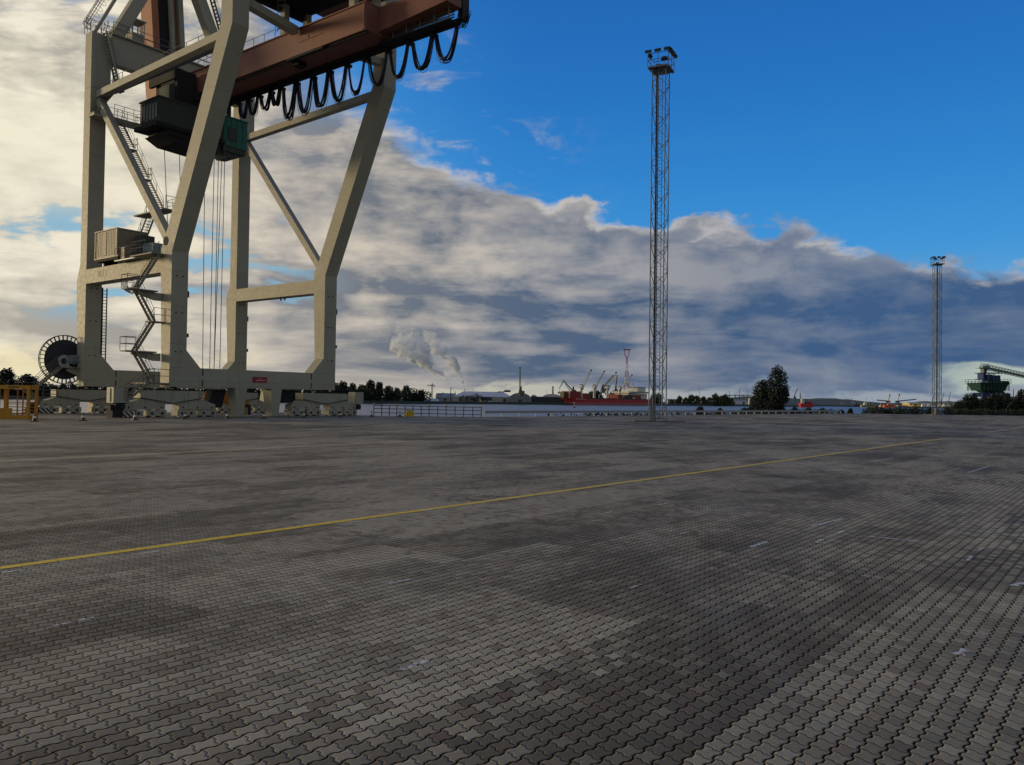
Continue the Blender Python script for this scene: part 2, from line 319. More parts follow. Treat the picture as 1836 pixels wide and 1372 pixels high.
# ------------------------------------------------------------------ mesh builder
class MB:
    def __init__(s):
        s.v = []; s.f = []

    def add(s, vs, fs):
        k = len(s.v); s.v += [tuple(v) for v in vs]; s.f += [tuple(i + k for i in f) for f in fs]; return s

    def box(s, x0, x1, y0, y1, z0, z1):
        return s.add([(x, y, z) for z in (z0, z1) for y in (y0, y1) for x in (x0, x1)],
                     [(0, 2, 3, 1), (4, 5, 7, 6), (0, 1, 5, 4), (2, 6, 7, 3), (0, 4, 6, 2), (1, 3, 7, 5)])

    def beam(s, p, q, w, h, up=(0, 0, 1), w2=None, h2=None):
        """box section from p to q, w across, h along up"""
        p, q = Vector(p), Vector(q); d = (q - p).normalized(); upv = Vector(up)
        if abs(d.dot(upv)) > 0.98:
            upv = Vector((0, 1, 0)) if abs(d.y) < 0.9 else Vector((1, 0, 0))
        sd_ = d.cross(upv).normalized(); u2 = sd_.cross(d)
        vs = []
        for c, ww, hh in ((p, w, h), (q, w2 or w, h2 or h)):
            vs += [c + sd_ * (i * ww / 2) + u2 * (j * hh / 2) for i, j in ((-1, -1), (1, -1), (1, 1), (-1, 1))]
        return s.add(vs, [(0, 1, 2, 3), (7, 6, 5, 4), (0, 4, 5, 1), (1, 5, 6, 2), (2, 6, 7, 3), (3, 7, 4, 0)])

    def tube(s, pts, r, n=6, closed=False, r2=None):
        pts = [Vector(p) for p in pts]; vs = []; fs = []; k = len(pts); prev = None
        for i, p in enumerate(pts):
            a = pts[(i - 1) % k] if (i or closed) else p; b_ = pts[(i + 1) % k] if (i < k - 1 or closed) else p
            d = (b_ - a).normalized()
            if prev is None:
                ref = Vector((0, 0, 1)) if abs(d.z) < 0.9 else Vector((1, 0, 0)); prev = d.cross(ref).normalized()
            sx = (prev - d * prev.dot(d)).normalized(); prev = sx; sy = d.cross(sx)
            rr = r if r2 is None else r + (r2 - r) * i / (k - 1)
            vs += [p + sx * (math.cos(2 * math.pi * j / n) * rr) + sy * (math.sin(2 * math.pi * j / n) * rr) for j in range(n)]
        for i in range(k if closed else k - 1):
            i2 = (i + 1) % k
            fs += [(i * n + j, i * n + (j + 1) % n, i2 * n + (j + 1) % n, i2 * n + j) for j in range(n)]
        if not closed:
            fs += [tuple(range(n))[::-1], tuple((k - 1) * n + j for j in range(n))]
        return s.add(vs, fs)

    def prism(s, poly, lo, hi, axis='y', taper=1.0):
        """polygon extruded along an axis; poly in the two other axes, in order (x,z), (y,z) or (x,y)"""
        mk = {'y': lambda p, t: (p[0], t, p[1]), 'x': lambda p, t: (t, p[0], p[1]), 'z': lambda p, t: (p[0], p[1], t)}[axis]
        n = len(poly); cx = sum(p[0] for p in poly) / n; cy = sum(p[1] for p in poly) / n
        top = [(cx + (p[0] - cx) * taper, cy + (p[1] - cy) * taper) for p in poly]
        vs = [mk(p, lo) for p in poly] + [mk(p, hi) for p in top]
        return s.add(vs, [tuple(range(n)), tuple(range(2 * n - 1, n - 1, -1))] + [(i, i + n, (i + 1) % n + n, (i + 1) % n) for i in range(n)])

    def disc(s, c, axis, r, t, n=32):
        c = Vector(c); a = Vector(axis).normalized()
        return s.tube([c - a * t / 2, c + a * t / 2], r, n)

    def grid_rail(s, path, h, r=0.025, step=1.4, mids=1, n=4):
        """posts and rails above a walked path"""
        path = [Vector(p) for p in path]; up = Vector((0, 0, h))
        for i in range(len(path) - 1):
            a, b_ = path[i], path[i + 1]; k = max(1, round((b_ - a).length / step))
            for j in range(k + (i == len(path) - 2)):
                p = a.lerp(b_, j / k); s.tube([p, p + up], r, n)
            for mm in range(mids + 1):
                o = up * ((mm + 1) / (mids + 1)); s.tube([a + o, b_ + o], r, n)
        return s

    def build(s, name, mat, parent=None, smooth=False, fix=True):
        me = bpy.data.meshes.new(name); me.from_pydata(s.v, [], s.f); me.materials.append(mat)
        if fix and s.f:
            import bmesh
            bm = bmesh.new(); bm.from_mesh(me); bmesh.ops.recalc_face_normals(bm, faces=bm.faces); bm.to_mesh(me); bm.free()
        if smooth:
            for p in me.polygons:
                p.use_smooth = True
        o = bpy.data.objects.new(name, me); col.objects.link(o)
        if parent:
            o.parent = parent
        return o


def tag(o, label=None, cat=None, group=None, kind=None):
    if label: o['label'] = label
    if cat: o['category'] = cat
    if group: o['group'] = group
    if kind: o['kind'] = kind
    return o


def empty(name, loc, rz=0.0, label=None, cat=None, group=None):
    o = bpy.data.objects.new(name, None); col.objects.link(o); o.empty_display_size = 0.3
    o.location = loc; o.rotation_euler = (0, 0, rz)
    return tag(o, label, cat, group)


def copy_tree(o, parent=None):
    c = o.copy(); col.objects.link(c); c.parent = parent
    if parent is not None:
        c.matrix_parent_inverse = o.matrix_parent_inverse.copy()
    for ch in list(o.children):
        copy_tree(ch, c)
    return c


def text(name, body, size, mat, parent, mtx, depth=0.004, align='CENTER'):
    cu_ = bpy.data.curves.new(name, 'FONT'); cu_.body = body; cu_.size = size; cu_.extrude = depth; cu_.offset = size * 0.035; cu_.align_x = align; cu_.align_y = 'CENTER'
    tmp = bpy.data.objects.new(name, cu_); col.objects.link(tmp)
    bpy.context.view_layer.update()
    me = bpy.data.meshes.new_from_object(tmp.evaluated_get(bpy.context.evaluated_depsgraph_get()))
    bpy.data.objects.remove(tmp); me.materials.clear(); me.materials.append(mat)
    o = bpy.data.objects.new(name, me); col.objects.link(o); o.parent = parent; o.matrix_local = mtx
    return o


# ------------------------------------------------------------------ ground, water, far land
O = Vector((-26.925, 65.022, 0)); YAW = 0.6544
U = Vector((math.cos(YAW), -math.sin(YAW), 0)); V = Vector((math.sin(YAW), math.cos(YAW), 0))   # across and along the crane rails


def loc(a, b_, z=0.0):
    return O + U * a + V * b_ + Vector((0, 0, z))


WATER = -3.5
G0, G1 = Vector((-2.7, 82.2, 0)), Vector((62.0, 156.0, 0))          # the guard rail
GD = (G1 - G0).normalized(); GN = Vector((-GD.y, GD.x, 0))
edge_pts = [loc(-18.0, -90), loc(-18.0, 21.5), loc(1.2, 21.2), Vector((-2.9, 82.2, 0)), G1 + GN * 0.5, Vector((76, 158, 0)), Vector((120, 159, 0)), Vector((240, 152, 0)), Vector((240, -60, 0)), Vector((-120, -60, 0))]
mb = MB()
top = [tuple(p) for p in edge_pts]; n_ = len(top)
mb.add(top, [tuple(range(n_))])
# the quay wall drops to the water along the river side
for i in range(6):
    a_, b_ = edge_pts[i], edge_pts[i + 1]
    mb.add([a_, b_, b_ + Vector((0, 0, -6)), a_ + Vector((0, 0, -6))], [(0, 1, 2, 3)])

mt, N, b = material('wavy_block_paving')
co = N.n('ShaderNodeTexCoord').outputs['Object']
uv = N.mapping(co, rot=(0, 0, YAW))
pu, pv, _z = N.sep(uv)
P = 0.1085


def wave(t_):
    s1 = N.m('SINE', N.m('MULTIPLY', t_, 6.28319))
    s1 = N.m('MULTIPLY', s1, 1.7)
    return N.m('MINIMUM', N.m('MAXIMUM', s1, -1.0), 1.0)


cu_, cv_ = N.m('DIVIDE', pu, P), N.m('DIVIDE', pv, P * 1.11)
Uc = N.m('ADD', cu_, N.m('MULTIPLY', wave(cv_), 0.075))
Vc = N.m('SUBTRACT', cv_, N.m('MULTIPLY', wave(cu_), 0.10))
fu = N.m('SUBTRACT', 0.5, N.m('ABSOLUTE', N.m('SUBTRACT', N.m('FRACT', Uc), 0.5)))
fv = N.m('SUBTRACT', 0.5, N.m('ABSOLUTE', N.m('SUBTRACT', N.m('FRACT', Vc), 0.5)))
wob = N.mr(N.noise(co, 26.0, 3), 0.3, 0.7, 0.6, 1.45, 'LINEAR')
ju = N.mr(N.m('DIVIDE', fu, wob), 0.040, 0.076)
jv = N.mr(N.m('DIVIDE', fv, wob), 0.010, 0.034)
mid_u = N.mr(N.m('ABSOLUTE', N.m('SUBTRACT', N.m('FRACT', Uc), 0.5)), 0.38, 0.20, 0.70, 1.0)
jv = N.m('SUBTRACT', 1.0, N.m('MULTIPLY', N.m('SUBTRACT', 1.0, jv), mid_u))
blockm = N.m('MULTIPLY', ju, jv)                                    # 0 in the joint, 1 on a block
cell = N.vec(N.m('FLOOR', Uc), N.m('FLOOR', Vc), 0.0)
wn = N.n('ShaderNodeTexWhiteNoise', noise_dimensions='2D'); mt.node_tree.links.new(cell, wn.inputs['Vector'])
r1 = wn.outputs[0]
wn2 = N.n('ShaderNodeTexWhiteNoise', noise_dimensions='2D'); mt.node_tree.links.new(N.mapping(cell, loc=(31.7, 11.3, 0)), wn2.inputs['Vector'])
r2 = wn2.outputs[0]
cw = N.mapping(cell, sc=(P, P, P))                                  # patches follow whole blocks
patch = N.noise(N.mapping(cw, sc=(1.0, 0.55, 1)), 0.62, 4, 0.68)
patch2 = N.noise(N.mapping(cw, loc=(3, 7, 0), sc=(1.0, 0.6, 1)), 0.20, 3, 0.6)
big = N.noise(N.mapping(co, rot=(0, 0, YAW), sc=(1.8, 0.8, 1)), 0.06, 5, 0.62)
fine = N.noise(co, 120.0, 2, 0.75)
mid_ = N.noise(co, 30.0, 3, 0.6)


def panels(nu, nv, ou, ov):
    w2 = N.n('ShaderNodeTexWhiteNoise', noise_dimensions='2D')
    row = N.m('FLOOR', N.m('DIVIDE', N.m('ADD', N.m('FLOOR', Uc), ou), nu))
    sh_ = N.n('ShaderNodeTexWhiteNoise', noise_dimensions='1D'); N.put(sh_.inputs['W'], N.m('ADD', row, 5.3))
    cl_ = N.m('FLOOR', N.m('ADD', N.m('DIVIDE', N.m('ADD', N.m('FLOOR', Vc), ov), nv), N.m('MULTIPLY', sh_.outputs[0], 1.0)))
    N.put(w2.inputs['Vector'], N.vec(row, cl_, 0.0))
    return w2.outputs[0]


pan = N.m('ADD', N.m('MULTIPLY', N.m('SUBTRACT', panels(13.0, 26.0, 4.0, 3.0), 0.5), 0.40), N.m('ADD', N.m('MULTIPLY', N.m('SUBTRACT', panels(5.0, 11.0, 1.0, 0.0), 0.5), 0.26), N.m('MULTIPLY', N.m('SUBTRACT', panels(2.0, 4.0, 0.0, 2.0), 0.5), 0.16)))
tone = N.m('ADD', N.m('ADD', N.m('MULTIPLY', patch, 0.36), N.m('MULTIPLY', patch2, 0.34)), N.m('MULTIPLY', big, 0.70))
tone = N.m('ADD', N.m('MULTIPLY', N.m('SUBTRACT', tone, 0.69), 1.8), N.m('ADD', N.m('ADD', 0.5, pan), N.m('MULTIPLY', N.m('SUBTRACT', r1, 0.5), N.mr(N.m('ADD', patch2, N.m('MULTIPLY', pu, 0.012)), 0.42, 0.66, 0.18, 0.95))))
darkb = N.mix(r2, (0.126, 0.108, 0.073), (0.158, 0.126, 0.084))
lightb = N.mix(r2, (0.50, 0.440, 0.318), (0.42, 0.357, 0.248))
cb = N.mix(N.mr(tone, 0.12, 0.88), darkb, lightb)
cb = N.mix(N.m('MULTIPLY', N.mr(r2, 0.90, 0.97), 0.5), cb, (0.17, 0.115, 0.08))    # a few reddish blocks
spk = N.m('MULTIPLY', N.mr(fine, 0.56, 0.68), N.mr(r1, 0.15, 0.75, 0.15, 0.9))
cb = N.mix(N.m('MULTIPLY', spk, 0.60), cb, (0.42, 0.39, 0.32))
cb = N.mix(N.mr(mid_, 0.45, 0.8, 0, 0.28), cb, (0.07, 0.062, 0.05))
trk = N.noise(N.mapping(co, rot=(0, 0, YAW + 0.16), sc=(1.1, 0.035, 1)), 1.0, 4, 0.65)
trk2 = N.noise(N.mapping(co, rot=(0, 0, YAW - 0.75), sc=(1.0, 0.04, 1)), 1.0, 4, 0.65)
cb = N.mix(N.m('ADD', N.mr(trk, 0.52, 0.72, 0, 0.24), N.mr(trk2, 0.54, 0.74, 0, 0.20)), cb, (0.075, 0.070, 0.060))
cb = N.mix(N.mr(trk, 0.46, 0.30, 0, 0.22), cb, (0.40, 0.37, 0.30))
jointc = N.mix(N.noise(co, 2.2, 3), (0.008, 0.0075, 0.006), (0.020, 0.017, 0.012))
N.put(b.inputs['Base Color'], N.mix(blockm, jointc, cb))
N.put(b.inputs['Roughness'], N.m('ADD', N.mr(patch, 0.35, 0.65, 0.74, 0.88), 0.0))
N.put(b.inputs['Specular IOR Level'], N.m('MULTIPLY', blockm, 0.24))
hgt = N.m('ADD', N.m('MULTIPLY', N.m('MULTIPLY', N.mr(fu, 0.02, 0.14), N.mr(fv, 0.01, 0.11)), 1.0), N.m('ADD', N.m('MULTIPLY', fine, 0.10), N.m('MULTIPLY', r2, 0.25)))
bp = N.n('ShaderNodeBump'); N.put(bp.inputs['Height'], hgt); bp.inputs['Strength'].default_value = 0.8; bp.inputs['Distance'].default_value = 0.008
N.put(b.inputs['Normal'], bp.outputs[0])
M['paving'] = mt
apron = tag(mb.build('paved_apron', M['paving'], fix=False), kind='structure')

# painted line and marks
mt, N, b = material('worn_yellow_line_paint')
co = N.n('ShaderNodeTexCoord').outputs['Object']
wear = N.m('MULTIPLY', N.mr(N.noise(co, 9.0, 5, 0.7), 0.40, 0.52), 1.0)
tr = N.n('ShaderNodeBsdfTransparent'); mx = N.n('ShaderNodeMixShader')
b.inputs['Base Color'].default_value = (0.50, 0.27, 0.022, 1); b.inputs['Roughness'].default_value = 0.6
N.put(b.inputs['Base Color'], N.mix(N.noise(co, 3.0, 4), (0.86, 0.56, 0.012), (0.98, 0.68, 0.02)))
uvx, uvy, _ = N.sep(N.mapping(co, rot=(0, 0, YAW)))
cuu = N.m('ADD', N.m('DIVIDE', uvx, P), N.m('MULTIPLY', 0.0, uvy))
jj = N.mr(N.m('SUBTRACT', 0.5, N.m('ABSOLUTE', N.m('SUBTRACT', N.m('FRACT', N.m('DIVIDE', uvy, P)), 0.5))), 0.01, 0.05)
mt.node_tree.links.new(tr.outputs[0], mx.inputs[1]); mt.node_tree.links.new(b.outputs[0], mx.inputs[2])
N.put(mx.inputs[0], N.m('MULTIPLY', N.m('ADD', N.m('MULTIPLY', wear, 0.25), 0.75), N.m('ADD', 0.7, N.m('MULTIPLY', jj, 0.3))))
mt.node_tree.links.new(mx.outputs[0], [n for n in mt.node_tree.nodes if n.type == 'OUTPUT_MATERIAL'][0].inputs[0])
M['yline'] = mt


def faded(name, c, lo, hi, op):
    mt, N, b = material(name); co = N.n('ShaderNodeTexCoord').outputs['Object']
    w_ = N.m('MULTIPLY', N.mr(N.noise(co, 16.0, 5, 0.7), lo, hi), op)
    tr = N.n('ShaderNodeBsdfTransparent'); mx = N.n('ShaderNodeMixShader')
    b.inputs['Base Color'].default_value = (*c, 1); b.inputs['Roughness'].default_value = 0.7
    mt.node_tree.links.new(tr.outputs[0], mx.inputs[1]); mt.node_tree.links.new(b.outputs[0], mx.inputs[2]); N.put(mx.inputs[0], w_)
    mt.node_tree.links.new(mx.outputs[0], [n for n in mt.node_tree.nodes if n.type == 'OUTPUT_MATERIAL'][0].inputs[0])
    return mt


M['scuff'] = faded('worn_white_paint', (0.75, 0.77, 0.78), 0.36, 0.56, 0.85)
M['pale'] = faded('faded_pale_line', (0.80, 0.63, 0.32), 0.26, 0.52, 0.95)


def strip(mb, p, q, w, z):
    p, q = Vector(p), Vector(q); d_ = (q - p).normalized(); nn = Vector((-d_.y, d_.x, 0)) * (w / 2)
    mb.add([p - nn + Vector((0, 0, z)), q - nn + Vector((0, 0, z)), q + nn + Vector((0, 0, z)), p + nn + Vector((0, 0, z))], [(0, 1, 2, 3)])


Y0, Y1 = gpt(0, 1019), gpt(1690, 787)
yd = (Y1 - Y0).normalized()
mb = MB(); strip(mb, Y0 - yd * 12, Y1, 0.145, 0.004); tag(mb.build('yellow_line', M['yline'], fix=False), kind='structure')
mb = MB(); strip(mb, gpt(-40, 829), gpt(760, 790), 0.19, 0.004); strip(mb, gpt(1775, 774.5), gpt(1960, 748), 0.14, 0.004)
tag(mb.build('pale_lines', M['pale'], fix=False), kind='structure')
mb = MB()
for (xa, ya, xb, yb, w_) in [(95, 1124, 168, 1108, .035), (718, 1203, 766, 1186, .05), (622, 938, 646, 935, .04), (758, 917, 776, 914, .05), (4, 1028, 40, 1023, .05), (250, 994, 285, 989, .04),
                             (880, 897, 900, 894, .05), (1345, 982, 1376, 972, .05), (1464, 974, 1474, 968, .05), (1500, 957, 1513, 953, .05), (1550, 962, 1650, 972, .05), (1456, 944, 1512, 931, .05), (1755, 987, 1764, 983, .04), (1736, 1006, 1742, 998, .04),
                             (1815, 1052, 1836, 1046, .07), (1700, 845, 1722, 839, .05), (1735, 848, 1775, 836, .06), (1130, 1056, 1150, 1049, .03), (1085, 921, 1100, 917, .05), (690, 1048, 735, 1040, .04), (1180, 906, 1200, 902, .05), (1560, 828, 1600, 823, .08), (1480, 845, 1520, 842, .09)]:
    strip(mb, gpt(xa, ya), gpt(xb, yb), w_, 0.008)
c_ = gpt(1724, 1172)
for i in range(9):
    a_ = R(52) + rnd.choice((0, math.pi)) + rnd.uniform(-.45, .45); l_ = rnd.uniform(.05, .13)
    strip(mb, c_, c_ + Vector((math.cos(a_) * l_, math.sin(a_) * l_, 0)), rnd.uniform(.015, .04), 0.008 + i * 0.0006)
tag(mb.build('white_scuff_marks', M['scuff'], fix=False), kind='structure')

# crane rails let into the paving
mb = MB()
for a_ in (-0.66, -14.75):
    for o_ in (-0.05, 0.05):
        p, q_ = loc(a_ + o_, -85), loc(a_ + o_, 21)
        strip(mb, p, q_, 0.05, 0.006)
tag(mb.build('crane_rails', M['dark'], fix=False), kind='structure')

# water
mt, N, b = material('river_water')
co = N.n('ShaderNodeTexCoord').outputs['Object']
b.inputs['Base Color'].default_value = (0.15, 0.145, 0.13, 1); b.inputs['Roughness'].default_value = 0.34; b.inputs['IOR'].default_value = 1.5
w1 = N.noise(N.mapping(co, rot=(0, 0, 0.4), sc=(1, 2.2, 1)), 0.35, 5, 0.6)
bp = N.n('ShaderNodeBump'); N.put(bp.inputs['Height'], w1); bp.inputs['Strength'].default_value = 0.10; bp.inputs['Distance'].default_value = 0.5
N.put(b.inputs['Normal'], bp.outputs[0])
M['water'] = mt
mb = MB(); mb.add([(-9000, -2000, WATER), (9000, -2000, WATER), (9000, 15000, WATER), (-9000, 15000, WATER)], [(0, 1, 2, 3)])
tag(mb.build('river_water', M['water'], fix=False), kind='structure')


def land(name, front, back, z, mat, drop=2.5, rough=0.0):
    """a strip of land between a waterline and a line behind it"""
    mb = MB(); n = len(front); vs = []
    for p in front: vs.append((p[0], p[1] - 3, WATER - 1))
    for p in front: vs.append((p[0], p[1] + 3, z + rnd.uniform(-rough, rough)))
    for p in back: vs.append((p[0], p[1], z + rnd.uniform(-rough, rough)))
    fs = []
    for r_ in range(2):
        for i in range(n - 1):
            fs.append((r_ * n + i, r_ * n + i + 1, (r_ + 1) * n + i + 1, (r_ + 1) * n + i))
    mb.add(vs, fs)
    return tag(mb.build(name, mat, fix=False), kind='structure')


mt, N, b = material('bank_grass')
co = N.n('ShaderNodeTexCoord').outputs['Object']
N.put(b.inputs['Base Color'], N.mix(N.noise(co, 0.3, 5, 0.65), (0.018, 0.028, 0.014), (0.05, 0.06, 0.028))); b.inputs['Roughness'].default_value = 0.9
M['grass'] = mt
M['bankdark'] = paint('dark_shore', (0.022, 0.026, 0.026), 0.9, sc=0.05, streak=False)
# far bank across the river: left wood, grain quay, right shore
fb = [(-900, 560), (-420, 600), (-116, 672), (-58, 770), (8, 838), (62, 862), (170, 985), (250, 1080), (330, 1150), (430, 1210), (520, 1420)]
land('far_river_bank', fb, [(p[0] * 1.5, p[1] + 1500) for p in fb], -1.2, M['grass'], rough=0.2)
fb2 = [(430, 1500), (620, 1560), (800, 1600), (1100, 1650), (1700, 1700)]
land('far_harbour_bank', fb2, [(p[0] * 1.3, p[1] + 1500) for p in fb2], -1.6, M['bankdark'])
# grass shelf between the apron and the river on the right
sh = [G0 + GD * 10 + GN * 2.5, G0 + GD * 28 + GN * 6, G0 + GD * 55 + GN * 12, G0 + GD * 80 + GN * 22, Vector((75, 186, 0)), Vector((105, 190, 0)), Vector((150, 230, 0)), Vector((320, 300, 0))]
ap = [G0 + GD * 6 + GN * 0.35, G0 + GD * 28 + GN * 0.35, G0 + GD * 55 + GN * 0.35, G0 + GD * 80 + GN * 0.35, Vector((75, 157, 0)), Vector((105, 158, 0)), Vector((150, 156, 0)), Vector((320, 146, 0))]
mb = MB(); n_ = len(sh)
vs = [(p.x, p.y, -0.05) for p in ap] + [(p.x * .45 + q.x * .55, p.y * .45 + q.y * .55, -0.35) for p, q in zip(ap, sh)] + [(p.x, p.y, -0.9) for p in sh] + [(p.x + GN.x * 4, p.y + GN.y * 4, WATER - 1) for p in sh]
mb.add(vs, [(r_ * n_ + i, r_ * n_ + i + 1, (r_ + 1) * n_ + i + 1, (r_ + 1) * n_ + i) for r_ in range(3) for i in range(n_ - 1)])
tag(mb.build('grass_shore', M['grass'], fix=False), kind='structure')


# ------------------------------------------------------------------ the gantry crane (local x across the rails towards land, y along them)
GA, RB = 14.06, 15.32                          # gauge, and distance between the two portal frames
crane = empty('gantry_crane', O, -YAW, 'huge cream quay gantry crane with raised red boom standing on the paved quay', 'gantry crane')


def leg(a0, b0, knee):
    """box leg, its outer face flush with a0; tapered, and cranked outwards on the land side"""
    zs = 3.97
    if not knee:
        poly = [(a0, zs), (a0, 34.3), (a0 - 1.15, 34.3), (a0 - 1.15, 13.4), (a0 - 1.75, 11.8), (a0 - 1.22, zs)]
    else:
        poly = [(a0, zs), (a0, 13.13), (a0 + 7.49, 29.3), (a0 + 7.49, 40.0), (a0 + 6.05, 40.0), (a0 + 6.05, 29.75), (a0 - 1.15, 14.1), (a0 - 1.62, 13.5), (a0 - 1.62, 11.8), (a0 - 1.22, zs)]
    mb = MB(); mb.prism(poly, b0, b0 + 1.42, 'y')
    lg = mb.build('leg', M['cream'], crane)
    for z_ in (5.2, 8.3, 11.2):                # bolted lugs on the land face
        for bb in (0.45, 0.95):
            mb = MB(); mb.tube([(a0, b0 + bb, z_), (a0 + 0.06, b0 + bb, z_)], 0.055, 6); mb.build('leg_bolt', M['dark'], lg)
    mb = MB(); mb.box(a0 - 0.3, a0 - 0.05, b0 + 1.42, b0 + 1.58, 9.6, 10.1); mb.build('junction_box', M['dark'], lg)
    mb = MB(); mb.box(a0 - 0.4, a0 - 0.05, b0 + 1.42, b0 + 1.62, 6.4, 6.7); mb.build('floodlight', M['dark'], lg)
    return lg


legA, legC, legB, legD = leg(-GA, 0, False), leg(-GA, RB, False), leg(0, 0, True), leg(0, RB, True)
# wider head on the waterside legs, where the cross beam joins
for b0 in (0.0, RB):
    mb = MB(); mb.box(-GA - 1.13, -GA + 0.04, b0 - 0.02, b0 + 1.75, 29.3, 34.28)
    mb.build('leg_head', M['cream'], crane)
# manhole in the land leg knee
mb = MB(); mb.disc((-0.95, -0.01, 14.0), (0, 1, 0), 0.36, 0.03, 20); mb.build('manhole', M['dark'], crane)

for a0 in (0.0, -GA):
    mb = MB(); mb.box(a0 - 1.33, a0, -0.004, RB + 1.42, 2.42, 3.96)
    sb = mb.build('sill_beam', M['cream'], crane)
    for b0, s_ in ((1.425, 1), (RB - 0.005, -1)):
        mb = MB(); mb.prism([(b0, 3.965), (b0 + s_ * 1.25, 3.965), (b0, 5.35)], a0 - 1.2, a0 - 0.004, 'x'); mb.build('gusset', M['cream'], sb)
    for b0 in (2.85, RB - 1.45):
        for z0, z1 in ((2.5, 3.02), (3.35, 3.9)):
            mb = MB(); mb.box(a0 + 0.001, a0 + 0.02, b0, b0 + 0.09, z0, z1); mb.build('flange_joint', M['dark'], sb)
# mid portal beams, tie beams, diagonals of the two frames
for b0 in (0.0, RB):
    mb = MB(); mb.box(-GA + 0.002, -1.62, b0 + 0.004, b0 + 1.2, 11.55, 12.82)
    pb = mb.build('portal_beam', M['cream'], crane)
    if b0 == 0.0:
        text('load_marking', '30,5 т', 0.72, M['black'], pb, Matrix.Translation((-11.2, b0 - 0.005, 12.25)) @ Matrix.Rotation(R(90), 4, 'X'))
    else:
        for x_ in (-7.0, -6.4):
            mb = MB(); mb.box(x_, x_ + .16, b0 + .2, b0 + .3, 11.22, 11.545); mb.build('floodlight', M['dark'], pb)
    mb = MB(); mb.beam((-GA + 0.02, b0 + 0.77, 28.70), (5.6, b0 + 0.77, 29.15), 0.66, 0.60); mb.build('tie_beam', M['cream'], crane)
    mb = MB(); mb.beam((-GA + 0.3, b0 + 0.75, 28.1), (-1.35, b0 + 0.75, 13.9), 0.62, 0.62, (0, 1, 0)); mb.build('diagonal_brace', M['cream'], crane)
# waterside cross beam
mb = MB(); mb.box(-GA - 0.95, -GA, 1.755, RB - 0.025, 32.0, 34.6); mb.box(-GA - 1.1, -GA + 0.25, 1.76, RB - 0.03, 34.62, 34.72)
xb = mb.build('cross_beam', M['cream'], crane)
mb = MB(); mb.grid_rail([(-GA + 0.2, 1.8, 34.72), (-GA + 0.2, RB, 34.72)], 1.05, 0.028, 1.4); mb.grid_rail([(-GA - 1.1, 0, 34.72), (-GA - 1.1, RB, 34.72)], 1.05, 0.028, 1.4)
mb.build('handrail', M['rail'], xb)
# lookout cabin on the cross beam
mb = MB(); mb.box(-15.5, -14.2, 3.75, 4.95, 34.73, 35.65); mb.box(-15.6, -14.1, 3.65, 5.05, 36.85, 36.97)
for a_ in (-15.46, -14.86, -14.24):
    for b_ in (3.79, 4.91):
        mb.box(a_ - .045, a_ + .045, b_ - .045, b_ + .045, 35.65, 36.85)
cab = mb.build('lookout_cabin', M['creamd'], crane)
mb = MB(); mb.box(-15.4, -14.3, 3.80, 3.815, 35.66, 36.84); mb.box(-15.4, -14.3, 4.885, 4.90, 35.66, 36.84); mb.build('window', M['glass'], cab)
# pylon struts above the frames
for p, q_, w_, h_ in (((-14.5, 2.35, 34.73), (-14.5, 7.2, 44.5), 1.05, 1.0), ((-14.5, 13.95, 34.73), (-14.5, 9.1, 44.5), 1.05, 1.0)):
    mb = MB(); mb.beam(p, q_, w_, h_, (1, 0, 0)); mb.build('pylon_strut', M['cream'], crane)
mb = MB(); mb.box(-15.1, -13.9, 6.6, 9.7, 44.5, 45.4); mb.build('pylon_head', M['cream'], crane)
# caged ladder on the thin strut above leg A
mb = MB(); mb.beam((-15.2, 0.6, 34.4), (-15.2, 5.2, 44.0), 0.25, 0.3, (1, 0, 0)); th = mb.build('ladder_strut', M['creamd'], crane)
mb = MB()
d_ = Vector((0, 4.6, 9.6)).normalized(); n2 = Vector((0, -d_.z, d_.y))
for i in range(14):
    c_ = Vector((-15.2, 0.6, 34.9)) + d_ * (i * 0.72) + n2 * 0.55
    ring = [c_ + Vector((math.cos(t_) * .36, 0, 0)) + n2 * (math.sin(t_) * .42) for t_ in [k * math.pi / 6 for k in range(12)]]
    mb.tube(ring, 0.022, 4, closed=True)
for k in range(7):
    t_ = k * math.pi / 6; o_ = Vector((math.cos(t_) * .36, 0, 0)) + n2 * (math.sin(t_) * .42 + 0.55)
    mb.tube([Vector((-15.2, 0.6, 34.9)) + o_, Vector((-15.2, 0.6, 34.9)) + o_ + d_ * 9.3], 0.02, 4)
mb.build('ladder_cage', M['rail'], th)
mb = MB(); mb.grid_rail([(-15.3, -0.1, 34.3), (-15.3, 1.4, 34.3)], 1.15, 0.025, 0.5); mb.grid_rail([(-15.3, -0.1, 34.3), (-14.1, -0.1, 34.3)], 1.15, 0.025, 0.6); mb.build('handrail', M['rail'], legA)

# tie-beam walkway
mb = MB(); mb.box(-13.5, 5.0, 1.11, 1.95, 29.02, 29.10); wk = mb.build('walkway', M['galvd'], crane)
mb = MB(); mb.grid_rail([(-12.4, 1.14, 29.10), (4.6, 1.14, 29.20)], 1.05, 0.028, 1.7); mb.grid_rail([(-12.4, 1.92, 29.10), (3.5, 1.92, 29.15)], 1.05, 0.028, 1.7); mb.build('handrail', M['rail'], wk)


